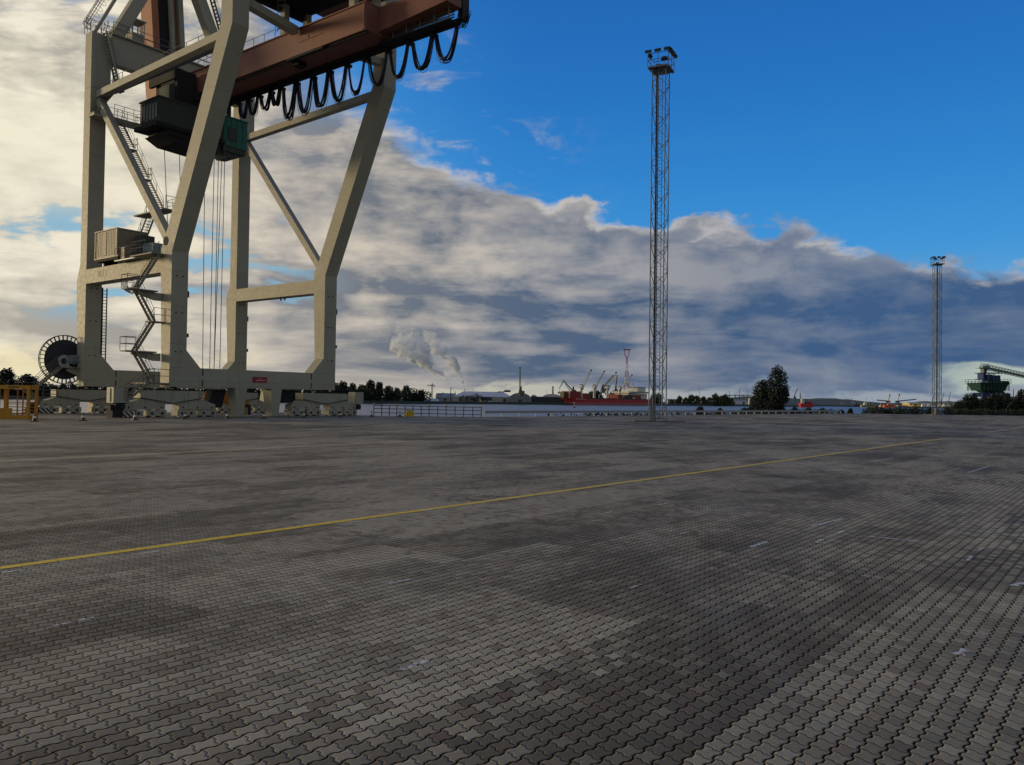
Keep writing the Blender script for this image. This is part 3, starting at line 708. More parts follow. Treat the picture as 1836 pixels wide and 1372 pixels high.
def stair(p, q_, w, side, name='stair', rail=True, par=None, step=0.24, mat='stairgrey', rails=(1,)):
    """flight from p down to q; side = unit vector across the treads"""
    p, q_, sd_ = Vector(p), Vector(q_), Vector(side).normalized(); mb = MB()
    up = Vector((0, 0, 1))
    for s_ in (-1, 1):
        o_ = sd_ * (s_ * w / 2); mb.beam(p + o_, q_ + o_, 0.05, 0.20, up)
    k = max(3, int((p - q_).length / step)); fl = Vector(((q_ - p).x, (q_ - p).y, 0)); fl = fl.normalized() if fl.length > .01 else sd_.cross(up)
    for i in range(k):
        c_ = p.lerp(q_, (i + .5) / k); a_, b_ = c_ - sd_ * (w / 2 - .03), c_ + sd_ * (w / 2 - .03)
        mb.beam(a_, b_, 0.16, 0.03, up)
    o = mb.build(name, M[mat], par or crane)
    if rail:
        mb = MB()
        for s_ in rails:
            o_ = sd_ * (s_ * w / 2)
            for hh in (0.55, 1.0):
                mb.tube([p + o_ + up * 0.1, p + o_ + up * hh + fl * .1, q_ + o_ + up * hh - fl * .1, q_ + o_ + up * 0.1], 0.022, 4)
            kk = max(2, int((p - q_).length / 1.5))
            for i in range(1, kk):
                c_ = p.lerp(q_, i / kk) + o_; mb.tube([c_, c_ + up * 1.0], 0.02, 4)
        mb.build('handrail', M['rail'], o)
    return o


def landing(a0, a1, b0, b1, z, rails, h=1.05):
    mb = MB(); mb.box(a0, a1, b0, b1, z - 0.10, z); o = mb.build('landing', M['stairgrey'], crane)
    if rails:
        mb = MB()
        for r_ in rails:
            mb.grid_rail([(x, y, z) for x, y in r_], h, 0.024, 0.9)
        mb.build('handrail', M['rail'], o)
    return o


# zigzag stairs up the near leg
SA = -1.0
for zz in (9.95, 5.15):
    lb = landing(SA - .75, SA + .15, -3.1, -0.6, zz, [[(SA - .75, -1.9), (SA - .75, -3.1), (SA + .15, -3.1), (SA + .15, -2.3)]])
    mb = MB(); mb.prism([(-2.4, zz - .11), (-0.02, zz - .11), (-0.02, zz - .72), (-0.6, zz - .72), (-2.4, zz - .28)], SA - .5, SA - .3, 'x'); mb.build('bracket', M['cream'], lb)
landing(SA - .75, SA + .15, -1.15, -0.02, 7.55, [[(SA + .15, -0.9), (SA + .15, -0.05)]])
for p, q_ in (((SA - .3, -2.2, 9.95), (SA - .3, -0.75, 7.55)), ((SA - .3, -0.75, 7.55), (SA - .3, -2.2, 5.15)), ((SA - .3, -2.2, 5.15), (SA - .3, -0.7, 2.75)), ((SA - .3, -0.45, 12.9), (SA - .3, -2.2, 9.95))):
    stair(p, q_, 0.62, (1, 0, 0))
landing(-4.2, -0.9, -1.2, 0.9, 12.95, [[(-4.2, 0.9), (-4.2, -1.2), (-1.9, -1.2)]])
landing(-1.9, 0.1, -2.0, -0.02, 2.70, [[(0.1, -1.9), (0.1, -0.05)]])
# electrical house on the portal beam
EH = (-11.7, -8.0, -0.35, 2.3, 13.5, 15.75)
mb = MB(); mb.box(*EH)
x0, x1, y0, y1, z0, z1 = EH
for i in range(13):
    a_ = x0 + .18 + i * (x1 - x0 - .3) / 12.5
    mb.box(a_, a_ + .12, y0 - .014, y0, z0 + .1, z1 - .08)
for i in range(9):
    b_ = y0 + .18 + i * (y1 - y0 - .3) / 8.5
    mb.box(x1, x1 + .02, b_, b_ + .12, z0 + .1, z1 - .08)
eh = mb.build('electrical_house', M['beige'], crane)
mb = MB()
for a_ in (x0, x1): mb.box(a_ - .06, a_ + .06, y0 - .06, y0 + .06, z0 - .02, z1)
mb.box(x0 - .08, x1 + .08, y0 - .08, y1 + .08, z1 + .002, z1 + .08); mb.box(x0 - .05, x1 + .3, y0 - .09, y0 + .12, z0 - .14, z0 - .02)
mb.build('corner_frame', M['cream'], eh)
mb = MB(); mb.box(x0 + 1.3, x0 + 1.9, y0 - .03, y0 - .015, z0 + .15, z1 - .1); mb.build('panel', M['rustbox'], eh)
mb = MB(); mb.box(x0, x1 + .2, y0, y1, z0 - .32, z0 - .15)
for a_ in (-11.2, -8.6): mb.box(a_, a_ + .2, 0.1, 1.1, 12.83, z0 - .33)
mb.build('floor_frame', M['dark'], eh)
mb = MB(); mb.box(-7.6, -6.6, 1.0, 2.2, 13.0, 15.3); mb.build('control_cabinet', M['greend'], crane)
mb = MB(); mb.box(-6.3, -4.7, 1.0, 1.9, 13.05, 14.45); mb.build('control_cabinet', M['bluebox'], crane)
mb = MB(); mb.box(-7.3, -6.75, -0.35, 0.2, 13.05, 14.1); mb.build('relay_box', M['rustbox'], crane)
mb = MB(); mb.box(-7.9, -4.25, -0.6, 1.9, 12.9, 12.99); pf = mb.build('service_platform', M['galvd'], crane)
mb = MB(); mb.grid_rail([(-7.8, -0.6, 12.99), (-4.3, -0.6, 12.99)], 1.0, 0.024, 0.9); mb.build('handrail', M['rail'], pf)
mb = MB()
for k in range(5):
    a0 = -8.6 + k * .12; pts = [Vector((a0 + t_ * 2.2, 0.3 + k * .05, 11.6 - math.sin(t_ * math.pi) * (0.9 + k * .05) - t_ * .5)) for t_ in [i / 10 for i in range(11)]]
    mb.tube(pts, 0.03, 5)
mb.build('loose_cable', M['cable'], crane)
# stair flights beside the long diagonal, inside the frame
dgp, dgq = Vector((-11.7, 1.3, 26.1)), Vector((-4.2, 1.3, 17.1))
for i in range(3):
    p, q_ = dgp.lerp(dgq, i / 3), dgp.lerp(dgq, (i + 0.93) / 3)
    stair(p, q_, 0.75, (0, 1, 0), step=0.30, rails=(1,))
    if i: landing(p.x - .5, p.x + .1, 0.8, 1.8, p.z + .02, [[(p.x - .5, 1.8), (p.x + .1, 1.8)]])
landing(-8.4, -3.4, 1.2, 2.4, 17.2, [[(-5.0, 2.4), (-3.4, 2.4), (-3.4, 1.3)]])
stair((-8.3, 2.7, 17.3), (-11.3, 2.7, 13.1), 0.66, (0, 1, 0), step=0.28, rails=(-1, 1))
# landing on leg A with stairs up to the tie beam and cross beam
lc = landing(-14.0, -12.9, -0.2, 4.3, 26.75, [[(-12.9, 1.6), (-12.9, 4.3), (-14.0, 4.3), (-14.0, 1.5)]], 1.15)
mb = MB(); mb.box(-14.0, -12.9, -0.2, 4.3, 26.45, 26.64); mb.build('landing_beam', M['cream'], lc)
stair((-13.5, 1.9, 29.4), (-13.5, 0.1, 26.75), 0.7, (1, 0, 0), step=0.28, rails=(-1, 1))
landing(-13.9, -13.1, 1.4, 2.6, 29.45, [])
stair((-13.55, 0.9, 34.4), (-13.55, 2.3, 29.45), 0.6, (1, 0, 0), step=0.28, rails=(-1, 1), mat='creamd')
# vertical ladder with cable tray up leg A
mb = MB()
for b_ in (1.62, 2.0): mb.box(-14.4, -14.3, b_, b_ + .07, 2.5, 11.4)
for i in range(30): mb.box(-14.38, -14.32, 1.69, 2.0, 2.7 + i * .29, 2.75 + i * .29)
mb.build('ladder', M['dark'], legA)
mb = MB(); mb.box(-14.9, -14.4, 1.43, 1.62, 2.5, 11.5); mb.build('cable_tray', M['greend'], legA)

# girder, back girder, boom
GZ = 29.6
mb = MB(); mb.box(-14.6, 14.2, 7.0, 9.9, GZ, 31.65); mb.box(-14.6, 14.25, 6.9, 10.0, 31.652, 31.75)
gird = mb.build('girder', M['girder'], crane)
mb = MB(); mb.box(-14.0, 14.0, 7.25, 7.4, GZ - .14, GZ - .003); mb.box(-14.0, 14.0, 9.5, 9.65, GZ - .14, GZ - .003); mb.box(4.6, 9.2, 7.0, 7.22, GZ - .2, GZ - .004); mb.box(4.6, 5.4, 7.6, 8.5, GZ - .4, GZ - .004); mb.build('trolley_rail', M['dark'], gird)
mb = MB()
for a_ in (14.0,): mb.box(a_ - .18, a_ + .06, 6.94, 6.998, GZ + .05, 31.6)
mb.box(6.2, 9.2, 6.96, 6.998, GZ + .95, GZ + 1.0); mb.box(7.4, 7.46, 6.96, 6.998, GZ + 1.0, GZ + 1.25); mb.build('stiffener', M['girder'], gird)
mb = MB(); mb.grid_rail([(-9.0, 7.05, 31.75), (3.0, 7.05, 31.75)], 0.75, 0.026, 1.5, 0); mb.grid_rail([(3.0, 7.05, 31.75), (4.4, 7.05, 31.75)], 1.3, 0.026, .7); mb.build('handrail', M['rail'], gird)
mb = MB(); mb.prism([(14.22, GZ + .25), (21.2, GZ + .7), (21.2, 31.6), (14.22, 31.75)], 8.3, 9.9, 'y'); bgd = mb.build('back_girder', M['girder'], crane)
mb = MB(); mb.box(13.4, 20.8, 9.0, 9.92, 29.32, 29.42); fp = mb.build('festoon_platform', M['dark'], crane)
mb = MB()
for s_, bb in ((1, 9.02),):
    mb.grid_rail([(13.6, bb, 29.42), (20.75, bb, 29.42)], 1.3, 0.045, 1.3, 0)
mb.grid_rail([(20.78, 9.02, 29.42), (20.78, 10.3, 29.42)], 1.3, 0.045, 1.3, 0); mb.grid_rail([(13.45, 8.0, 29.6), (13.45, 10.38, 29.6)], 0.9, 0.04, 1.0, 0)
for z_ in (29.75, 29.95, 30.15, 30.35):
    for bb in (9.4, 9.7): mb.tube([(13.6, bb, z_), (20.7, bb, z_)], 0.06, 5)
mb.build('handrail', M['rail'], fp)
mb = MB(); mb.box(20.85, 21.25, 9.95, 10.7, 29.6, 31.4)
for i in range(26):
    c_ = Vector((rnd.uniform(20.85, 21.25), rnd.uniform(9.9, 10.7), rnd.uniform(29.1, 30.6)))
    mb.tube([c_ + Vector((math.cos(t_) * .28, 0.05 * math.sin(t_ * 2), math.sin(t_) * .3)) for t_ in [k * math.pi / 5 for k in range(10)]], 0.022, 4, closed=True)
mb.build('cable_bundle', M['cable'], crane)
mb = MB(); mb.box(-14.0, 20.8, 9.93, 10.25, 29.27, 29.72); mb.build('festoon_rail', M['dark'], crane)
# festoon cable loops
att = [-6.6, -5.0, -3.33, -1.6, -0.1, 2.0, 4.25, 6.4, 8.65, 10.95, 13.4, 15.85, 18.3, 20.8]
bot = [27.6, 27.6, 27.55, 27.7, 27.75, 26.2, 26.25, 26.3, 26.35, 26.45, 26.7, 26.72, 26.75, 26.85][1:]
for i in range(len(att) - 1):
    a0, a1 = att[i], att[i + 1]; mb = MB()
    for k in range(11):
        main = k < 8
        off = rnd.uniform(-.26, .26); sag = (29.2 - bot[i]) * (rnd.uniform(.90, 1.0) if main else rnd.uniform(1.0, 1.06)); sk = rnd.uniform(-.05, .05) if main else rnd.uniform(-.12, .12)
        e0, e1 = a0 + 0.20 + rnd.uniform(-.10, .10), a1 - 0.20 + rnd.uniform(-.10, .10)
        pts = []
        for j in range(17):
            t_ = j / 16; x_ = 2 * t_ - 1; ww = math.copysign(abs(x_) ** 1.0, x_)
            pts.append((e0 + (e1 - e0) * (0.5 + 0.5 * ww) + sk * (1 - x_ * x_), 10.1 + off * (0.6 + .4 * (1 - x_ * x_)), 29.2 - sag * (1 - abs(x_) ** 2.5)))
        mb.tube(pts, 0.050 if main else 0.018, 5)
    mb.box(a0 - .16, a0 + .16, 9.75, 10.45, 29.02, 29.26)
    mb.build('cable_loop', M['cable'], crane)
# raised boom
mb = MB(); q0, q1 = Vector((-16.9, 8.3, 30.6)), Vector((-19.2, 8.3, 52.0))
mb.prism([(-16.4, 30.2), (-17.0, 29.9), (-17.4, 31.5), (-20.6, 52), (-18.3, 52), (-15.7, 32.4)], 6.9, 7.6, 'y')
bm_ = mb.build('boom', M['boom'], crane)
mb = MB(); mb.prism([(-16.4, 30.2), (-17.0, 29.9), (-17.4, 31.5), (-20.6, 52), (-18.3, 52), (-15.7, 32.4)], 9.3, 10.0, 'y'); mb.build('boom_cheek', M['boom'], bm_)
mb = MB(); mb.prism([(-15.75, 32.5), (-16.6, 32.5), (-19.4, 52), (-18.35, 52)], 7.605, 9.295, 'y'); mb.build('boom_underside', M['dark'], bm_)
mb = MB(); mb.beam((-15.55, 8.8, 33), (-17.9, 8.8, 52), .35, .4, (0, 1, 0)); mb.beam((-15.5, 9.75, 33), (-17.9, 9.75, 52), .5, .5, (0, 1, 0)); mb.build('boom_rail', M['creamd'], bm_)
mb = MB(); mb.prism([(-17.2, 30.6), (-15.9, 28.6), (-14.2, 29.2), (-14.2, 32.0), (-16.0, 32.6)], 6.85, 7.05, 'y'); mb.prism([(-17.2, 30.6), (-15.9, 28.6), (-14.2, 29.2), (-14.2, 32.0), (-16.0, 32.6)], 9.85, 10.05, 'y'); mb.build('boom_hinge', M['boom'], crane)

# trolley under the girder: cabin house, machinery house, ropes
mb = MB(); mb.box(-11.2, -8.0, 3.1, 9.4, 25.75, 28.0); mb.box(-11.3, -7.9, 3.0, 9.5, 28.0, 28.12)
for i in range(5): mb.box(-10.9 + i * .55, -10.72 + i * .55, 3.04, 3.1, 25.9, 27.9)
mb.box(-8.0, -7.94, 6.3, 6.42, 25.8, 28.0); mb.box(-8.0, -7.95, 7.1, 8.4, 25.9, 27.5)
tr = mb.build('trolley_house', M['greend'], crane)
mb = MB(); mb.box(-11.5, -7.7, 2.7, 9.5, 25.4, 25.74); mb.box(-11.2, -8.0, 3.9, 9.3, 24.9, 25.39); mb.prism([(3.4, 24.89), (9.3, 24.89), (8.7, 24.15), (4.6, 24.3)], -10.9, -8.1, 'x'); mb.build('undercarriage', M['dark'], tr)
mb = MB()
for i in range(6):
    a_ = -11.0 + i * .5; mb.box(a_, a_ + .33, 3.0, 3.03, 26.1 + (i % 2) * .1, 27.6)
mb.build('louvre', M['galvd'], tr)
mb = MB(); mb.box(-10.6, -8.0, 9.52, 12.1, 25.4, 28.1); mb.box(-10.7, -7.9, 9.51, 12.2, 28.1, 28.2)
for i in range(4): mb.box(-8.0, -7.95, 9.7 + i * .62, 9.78 + i * .62, 25.5, 28.0)
mh = mb.build('machinery_house', M['teal'], crane)
mb = MB(); mb.box(-10.5, -8.1, 9.6, 12.0, 24.9, 25.39); mb.prism([(9.7, 24.89), (11.9, 24.89), (11.2, 24.5), (10.2, 24.4)], -10.2, -8.3, 'x'); mb.build('undercarriage', M['greend'], mh)
mb = MB(); mb.box(-7.945, -7.93, 10.0, 10.9, 25.9, 27.2); mb.build('door', M['greend'], mh)
for a_, b_ in ((-11.0, 6.9), (-8.3, 6.9), (-11.0, 10.1), (-8.3, 10.1)):
    mb = MB(); mb.box(a_, a_ + .35, b_ - .15, b_ + .15, 28.13, 29.5); mb.build('hanger', M['dark'], tr)
mb = MB(); mb.box(-11.5, -7.6, 6.6, 7.0, 28.7, 29.1); mb.build('wheel_beam', M['dark'], tr)
mb = MB(); mb.box(-10.4, -8.7, 4.4, 6.4, 28.13, 29.69); mb.box(-11.0, -9.6, 5.3, 6.6, 29.7, 31.2); mb.build('gearbox', M['greend'], tr)
mb = MB(); mb.box(-12.0, -11.3, 5.0, 6.8, 28.13, 30.6); mb.build('motor_box', M['dark'], tr)
mb = MB(); mb.tube([(-10.8, 5.4, 30.6), (-8.6, 5.4, 30.6)], .8, 14); mb.build('hoist_drum', M['greend'], tr)
mb = MB(); mb.box(-12.6, -8.2, 4.6, 4.9, 30.2, 31.3); mb.box(-8.6, -8.3, 4.91, 6.8, 28.2, 31.2); mb.build('wind_screen', M['dark'], tr)
mb = MB()
mb.grid_rail([(-12.3, 4.5, 31.3), (-8.2, 4.5, 31.3)], 1.0, .03, .9); mb.grid_rail([(-11.4, 2.75, 25.75), (-11.4, 4.0, 25.75)], 1.0, .025, .6); mb.build('handrail', M['rail'], tr)
for a_, b_, zb in ((-10.4, 5.0, 2.6), (-9.9, 6.2, 2.6), (-8.6, 8.0, 2.6), (-8.0, 8.6, 2.6), (-7.0, 8.4, 2.6), (-6.0, 8.4, 2.6), (-8.3, 9.6, 2.6)):
    mb = MB(); mb.tube([(a_, b_, 24.6), (a_ * .9 - .6, b_ * .6 + 3.3, zb)], 0.032, 5); mb.build('hoist_rope', M['rope'], crane)

# machinery house over the landside end of the girder
mb = MB(); mb.box(3.9, 16.0, 3.0, 12.4, 34.9, 39.0); mtop = mb.build('winch_house', M['girder'], crane)
mb = MB(); mb.box(3.6, 16.2, 2.6, 9.7, 34.3, 34.88); mb.box(3.5, 3.95, -1.0, 9.75, 33.8, 34.85); mb.build('floor_frame', M['dark'], mtop)
for a_, b_ in ((4.1, 9.6), (12.6, 9.6), (4.1, 7.3), (12.6, 7.3)):
    mb = MB(); mb.box(a_ - .3, a_ + .3, b_ - .35, b_ + .1, 31.76, 34.29); mb.build('column', M['cream'], mtop)
mb = MB(); mb.beam((6.8, 1.43, 31.6), (6.0, 6.8, 31.5), .7, .6); mb.build('side_brace', M['cream'], crane)
mb = MB(); mb.beam((6.8, RB, 31.6), (6.0, 10.0, 31.5), .7, .6); mb.build('side_brace', M['cream'], crane)
stair((5.2, 6.0, 34.2), (4.4, 6.6, 31.8), .6, (1, .6, 0), step=.4, rails=(-1, 1))
stair((-13.75, 11.3, 42.5), (-13.75, 14.2, 35.0), .55, (1, 0, 0), step=.34, rails=(1,), mat='rail')

# cable reel on the waterside leg
reel = Vector((-16.1, -0.75, 4.8))
mb = MB(); mb.disc(reel, (1, 0, 0), 1.78, 0.10, 48); rl = mb.build('cable_reel', M['navy'], crane)
mb = MB()
for s_ in (-.13, .13):
    c_ = reel + Vector((s_, 0, 0))
    mb.tube([c_ + Vector((0, math.cos(t_) * 2.16, math.sin(t_) * 2.16)) for t_ in [k * math.pi / 24 for k in range(48)]], 0.035, 5, closed=True)
for k in range(34):
    t_ = k * 2 * math.pi / 34; e = Vector((0, math.cos(t_), math.sin(t_)))
    mb.beam(reel + e * 1.72, reel + e * 2.17, 0.20, 0.05, e.cross(Vector((1, 0, 0))))
mb.build('reel_rim', M['dark'], rl)
mb = MB()
hub = reel + Vector((.12, -.1, -.15))
mb.tube([hub + Vector((.05, math.cos(t_) * .52, math.sin(t_) * .52)) for t_ in [k * math.pi / 10 for k in range(20)]], 0.03, 5, closed=True)
for k in range(20):
    t_ = k * math.pi / 10; e = Vector((0, math.cos(t_), math.sin(t_))); mb.beam(hub + e * .28, hub + e * .55, 0.06, .07, e.cross(Vector((1, 0, 0))))
mb.build('hub_ring', M['white'], rl)
mb = MB(); mb.box(-15.95, -15.2, -.5, .75, 4.42, 5.2); mb.tube([(-16, -.1, 4.9), (-15.0, -.1, 4.9)], .32, 14); mb.build('drive_motor', M['bluebox'], rl)
landing(-16.0, -14.7, -1.5, 1.3, 4.1, [[(-14.72, -1.3), (-14.72, 0.2)]], .9)
mb = MB(); mb.beam((-15.2, -0.9, 4.0), (-15.2, 1.4, 3.1), .3, .5); mb.beam((-14.9, -0.2, 4.0), (-14.9, 1.2, 2.9), .12, .14); mb.build('reel_bracket', M['cream'], rl)
stair((-15.2, -1.5, 4.1), (-15.2, -3.6, 2.15), .6, (1, 0, 0), step=.25, rails=(-1, 1))
landing(-15.6, -14.2, -5.0, -3.5, 2.15, [[(-14.2, -3.7), (-14.2, -5.0), (-15.6, -5.0)]], 1.0)
mb = MB(); mb.grid_rail([(-14.0, -3.4, 1.35), (-14.0, -2.2, 1.35)], 1.0, .03, .55, 2); mb.beam((-14.6, -4.6, 2.1), (-14.6, -3.2, .9), .3, .4); mb.build('guard_frame', M['rail'], crane)


# bogies
def bogie(a0, b0, ends, drive):
    """equaliser beam, two lower beams, four wheel trucks; ends says which ends carry a hazard board"""
    bc = b0 + 0.35; am = a0 - 0.66
    mb = MB(); mb.prism([(bc - 2.65, 1.50), (bc - 2.65, 2.1), (bc + 2.65, 2.1), (bc + 2.65, 1.50), (bc + .5, 1.02), (bc - .5, 1.02)], am - .45, am + .62, 'x')
    bg_ = mb.build('bogie', M['creamd'], crane)
    mb = MB(); mb.tube([(am - .3, b0 + .7, 2.26), (am + .4, b0 + .7, 2.26)], .16, 12); mb.box(am - .4, am + .5, b0 + .2, b0 + 1.2, 2.1, 2.2); mb.box(am + .3, am + .55, b0 - 1.6, b0 + 2.8, 2.13, 2.2); mb.build('pivot', M['dark'], bg_)
    mb = MB(); mb.tube([(am + .66, bc + t_, 1.52 - .42 * max(0, 1 - abs(t_) / 2.6)) for t_ in [i * .25 - 2.6 for i in range(22)]], .03, 5); mb.build('hydraulic_hose', M['cable'], bg_)
    for s_ in (-1, 1):
        c_ = bc + s_ * 2.2
        mb = MB(); mb.prism([(c_ - 1.62, .60), (c_ - 1.62, 1.02), (c_ - .35, 1.43), (c_ + .35, 1.43), (c_ + 1.62, 1.02), (c_ + 1.62, .60)], am - .38, am + .56, 'x')
        eb = mb.build('equaliser_beam', M['creamd'], bg_)
        mb = MB()
        for bb in (c_ - 1.3, c_, c_ + 1.3): mb.tube([(am + .55, bb, .78), (am + .62, bb, .78)], .06, 8)
        mb.build('pin', M['dark'], eb)
        for k in (-1, 1):
            t_ = c_ + k * .95
            mb = MB(); mb.box(am - .35, am + .58, t_ - .80, t_ + .80, .12, .56); mb.box(am + .3, am + .64, t_ + k * .62 - .09, t_ + k * .62 + .09, .03, .585)
            tk = mb.build('wheel_truck', M['creamd'], bg_)
            for w_ in (-.4, .4):
                mb = MB(); mb.tube([(am - .12, t_ + w_, .31), (am + .12, t_ + w_, .31)], .305, 18); mb.build('wheel', M['dark'], tk)
                mb = MB(); mb.tube([(am + .58, t_ + w_, .32), (am + .63, t_ + w_, .32)], .10, 10); mb.build('axle_cap', M['dark'], tk)
    for s_ in ends:
        c_ = bc + s_ * 3.95
        mb = MB(); mb.box(am - .5, am + .66, min(c_, c_ - s_ * .95), max(c_, c_ - s_ * .95), .03, .50) ; mb.build('hazard_board', M['hazard'], bg_)
        mb = MB(); mb.box(am - .45, am + .5, c_ + min(0, s_ * .75), c_ + max(0, s_ * .75), .03, .55); mb.tube([(am, c_ + s_ * .1, .75), (am, c_ + s_ * .75, .75)], .22, 12); mb.beam((am, c_ - s_ * .3, 1.1), (am, c_ + s_ * .5, .6), .3, .35); mb.build('buffer', M['dark'], bg_)
    for s_, mk in drive:
        c_ = bc + s_ * 4.1
        mb = MB(); mb.prism([(c_ - .62, 2.28), (c_ + .42, 2.28), (c_ + .62, 1.12), (c_ - .62, 1.12)] if s_ < 0 else [(c_ - .42, 2.28), (c_ + .62, 2.28), (c_ + .62, 1.12), (c_ - .62, 1.12)], am - .4, am + .62, 'x')
        if s_ < 0: mb.box(am - .2, am + .2, c_ - .68, c_ - .62, 1.2, 2.2)
        hb = mb.build('drive_housing', M[mk], bg_)
        mb = MB(); mb.box(am - .3, am + .45, c_ - .35, c_ + .45, .58, 1.1); mb.tube([(am - .2, c_ + .1, .85), (am + .66, c_ + .1, .85)], .2, 10); mb.build('drive_motor', M['dark'], hb)
    return bg_


bogie(0.0, 0.0, (-1,), ((-1, 'cream'),))
bogie(0.0, RB, (), ((1, 'creamd'),))
bogie(-GA, 0.0, (-1, 1), ())
bogie(-GA, RB, (-1,), ((1, 'creamd'),))
# slanted housings under the sill between the bogies
mb = MB(); mb.prism([(3.7, .75), (5.2, .75), (5.6, 2.25), (4.4, 2.25)], -1.6, -.75, 'x'); mb.build('rail_clamp_housing', M['dark'], crane)
mb = MB(); mb.prism([(10.9, 1.2), (12.3, 1.2), (12.3, 2.3), (10.9, 2.3)], -1.6, -.5, 'x'); mb.build('rail_clamp_housing', M['dark'], crane)
# stairs up to the near sill
stair((-0.25, -1.8, 2.6), (-0.25, -3.4, 1.3), .7, (1, 0, 0), step=.3, rails=(-1, 1))
mb = MB(); mb.grid_rail([(0.15, -3.6, 1.35), (0.15, -3.0, 1.35)], 1.2, .03, .5, 1); mb.grid_rail([(0.15, -2.2, 2.3), (0.15, -1.3, 2.5)], 1.3, .028, .5, 1); mb.build('guard_frame', M['rail'], crane)
# tie-down pedestals
for b_ in (5.96, 9.54):
    mb = MB(); w_ = 1.16
    mb.add([(-1.25, b_, 2.415), (0, b_, 2.415), (0, b_ + w_, 2.415), (-1.25, b_ + w_, 2.415), (-.95, b_ + .2, .14), (-.05, b_ + .2, .14), (-.05, b_ + w_ - .28, .14), (-.95, b_ + w_ - .28, .14)], [(0, 1, 2, 3), (7, 6, 5, 4), (0, 4, 5, 1), (1, 5, 6, 2), (2, 6, 7, 3), (3, 7, 4, 0)])
    pd = mb.build('pedestal', M['cream'], crane)
    mb = MB(); mb.box(-1.05, .05, b_ + .05, b_ + w_ - .1, .01, .135); mb.build('base_plate', M['creamd'], pd)
# red sign on the sill beam
mb = MB(); mb.box(0.003, 0.03, 7.62, 9.08, 2.93, 3.42); sg = mb.build('warning_sign', M['redsign'], crane)
mb = MB()
for i, w_ in enumerate((.10, .07, .12, .09, .10, .11, .07, .09)):
    mb.box(0.031, 0.034, 7.95 + i * .125, 7.95 + i * .125 + w_ * .85, 3.07, 3.17)
mb.box(0.031, 0.034, 8.3, 8.45, 3.24, 3.3); mb.build('lettering', M['palet'], sg)

# spreader resting behind the sill beam
sp_loc = loc(-6.9, 8.4)
spr = empty('container_spreader', sp_loc, -YAW, 'rusty orange container spreader lying behind the crane sill beam', 'spreader')
mb = MB(); mb.box(-1.2, 1.2, -1.6, 1.6, 1.3, 2.1); mb.build('headblock', M['orange'], spr)
mb = MB(); mb.box(-1.1, 1.1, -3.0, 3.0, .95, 1.28); mb.build('frame', M['orange'], spr)
for s_ in (-1, 1):
    mb = MB(); mb.box(-1.22, 1.22, s_ * 2.95 - .15, s_ * 2.95 + .15, .0, .94); mb.build('end_beam', M['dark'], spr)


# ------------------------------------------------------------------ things on the apron
def make_cone():
    e = empty('traffic_cone', (0, 0, 0))
    mb = MB(); mb.prism([(-.19, -.19), (.19, -.19), (.19, .19), (-.19, .19)], 0, .045, 'z'); mb.build('base', M['black'], e)
    mb = MB(); mb.tube([(0, 0, .046), (0, 0, .52)], .135, 14, r2=.035); mb.build('cone_body', M['conebody'], e)
    mb = MB(); mb.tube([(0, 0, .21), (0, 0, .34)], .107, 14, r2=.080); mb.build('reflective_band', M['white'], e)
    return e


cone_where = ['in front of the yellow gangway frame, leftmost of the row', 'in front of the far left bogie of the crane', 'in front of the striped hazard board of the near crane bogie',
              'in front of the middle of the near crane bogie', 'beside the right end of the near crane bogie', 'in front of the right crane pedestal', 'in front of the left wheel truck of the right crane bogie',
              'in front of the right wheel truck of the right crane bogie', 'at the left end post of the river fence', 'left of the yellow block by the river fence']
cone0 = make_cone()
for i, (x_, y_) in enumerate([(62, 756), (149, 754.5), (242, 753), (332, 751), (407, 750.5), (473, 751), (545, 749), (611, 748.5), (666, 747.3), (717, 747)]):
    c_ = cone0 if i == 0 else copy_tree(cone0)
    c_.location = gpt(x_, y_); c_.rotation_euler.z = rnd.uniform(0, 1.5)
    tag(c_, 'small striped traffic cone ' + cone_where[i], 'traffic cone', 'traffic cones along the crane rail')

# yellow gangway frame at the left
yf = empty('gangway_frame', at(6, 750, 55.5), R(2), 'yellow steel gangway frame with a lettered top beam beside the cable reel', 'steel frame')
yf.location.z = 0
mb = MB()
for y_ in (0, 1.0): mb.box(-2.6, 1.72, y_ - .06, y_ + .06, 2.02, 2.28)
mb.box(1.62, 1.78, .061, .939, 2.0, 2.29); mb.box(-.52, -.28, .061, .939, 2.05, 2.26)
mb.build('top_beam', M['yellow'], yf)
for x_, w_ in ((-.40, .24), (1.62, .16)):
    for y_ in (0, 1.0):
        mb = MB(); mb.box(x_ - w_ / 2, x_ + w_ / 2, y_ - .09, y_ + .09, .24, 2.019); mb.build('post', M['yellow'], yf)
mb = MB()
for y_ in (0, 1.0): mb.box(-2.6, 1.72, y_ - .10, y_ + .10, 0, .235)
mb.build('bottom_beam', M['yellow'], yf)
mb = MB()
for x_ in (.50, .86): mb.box(x_ - .035, x_ + .035, .7, .76, .23, 2.02)
for z_ in (.35, .55, .78, .98, 1.10): mb.box(-.27, 1.53, .92, .96, z_, z_ + .05)
mb.box(1.15, 1.53, .10, .16, .42, .48); mb.box(1.15, 1.53, .10, .16, .62, .68)
mb.build('guard_rail', M['orange'], yf)
mb = MB(); mb.box(-.22, .60, -.08, -.04, .20, .74); mb.build('guard_plate', M['yellow'], yf)
mb = MB(); mb.beam((-.95, -.11, 0.0), (-.45, -.11, 1.0), .1, .12); mb.beam((-.2, -.11, 1.15), (-.36, -.11, .2), .06, .1); mb.build('brace', M['yellow'], yf)
mb = MB()
for i in range(9): mb.box(.28 + i * .085, .28 + i * .085 + .055, -.068, -.063, 2.09, 2.21)
mb.build('lettering', M['fencep'], yf)

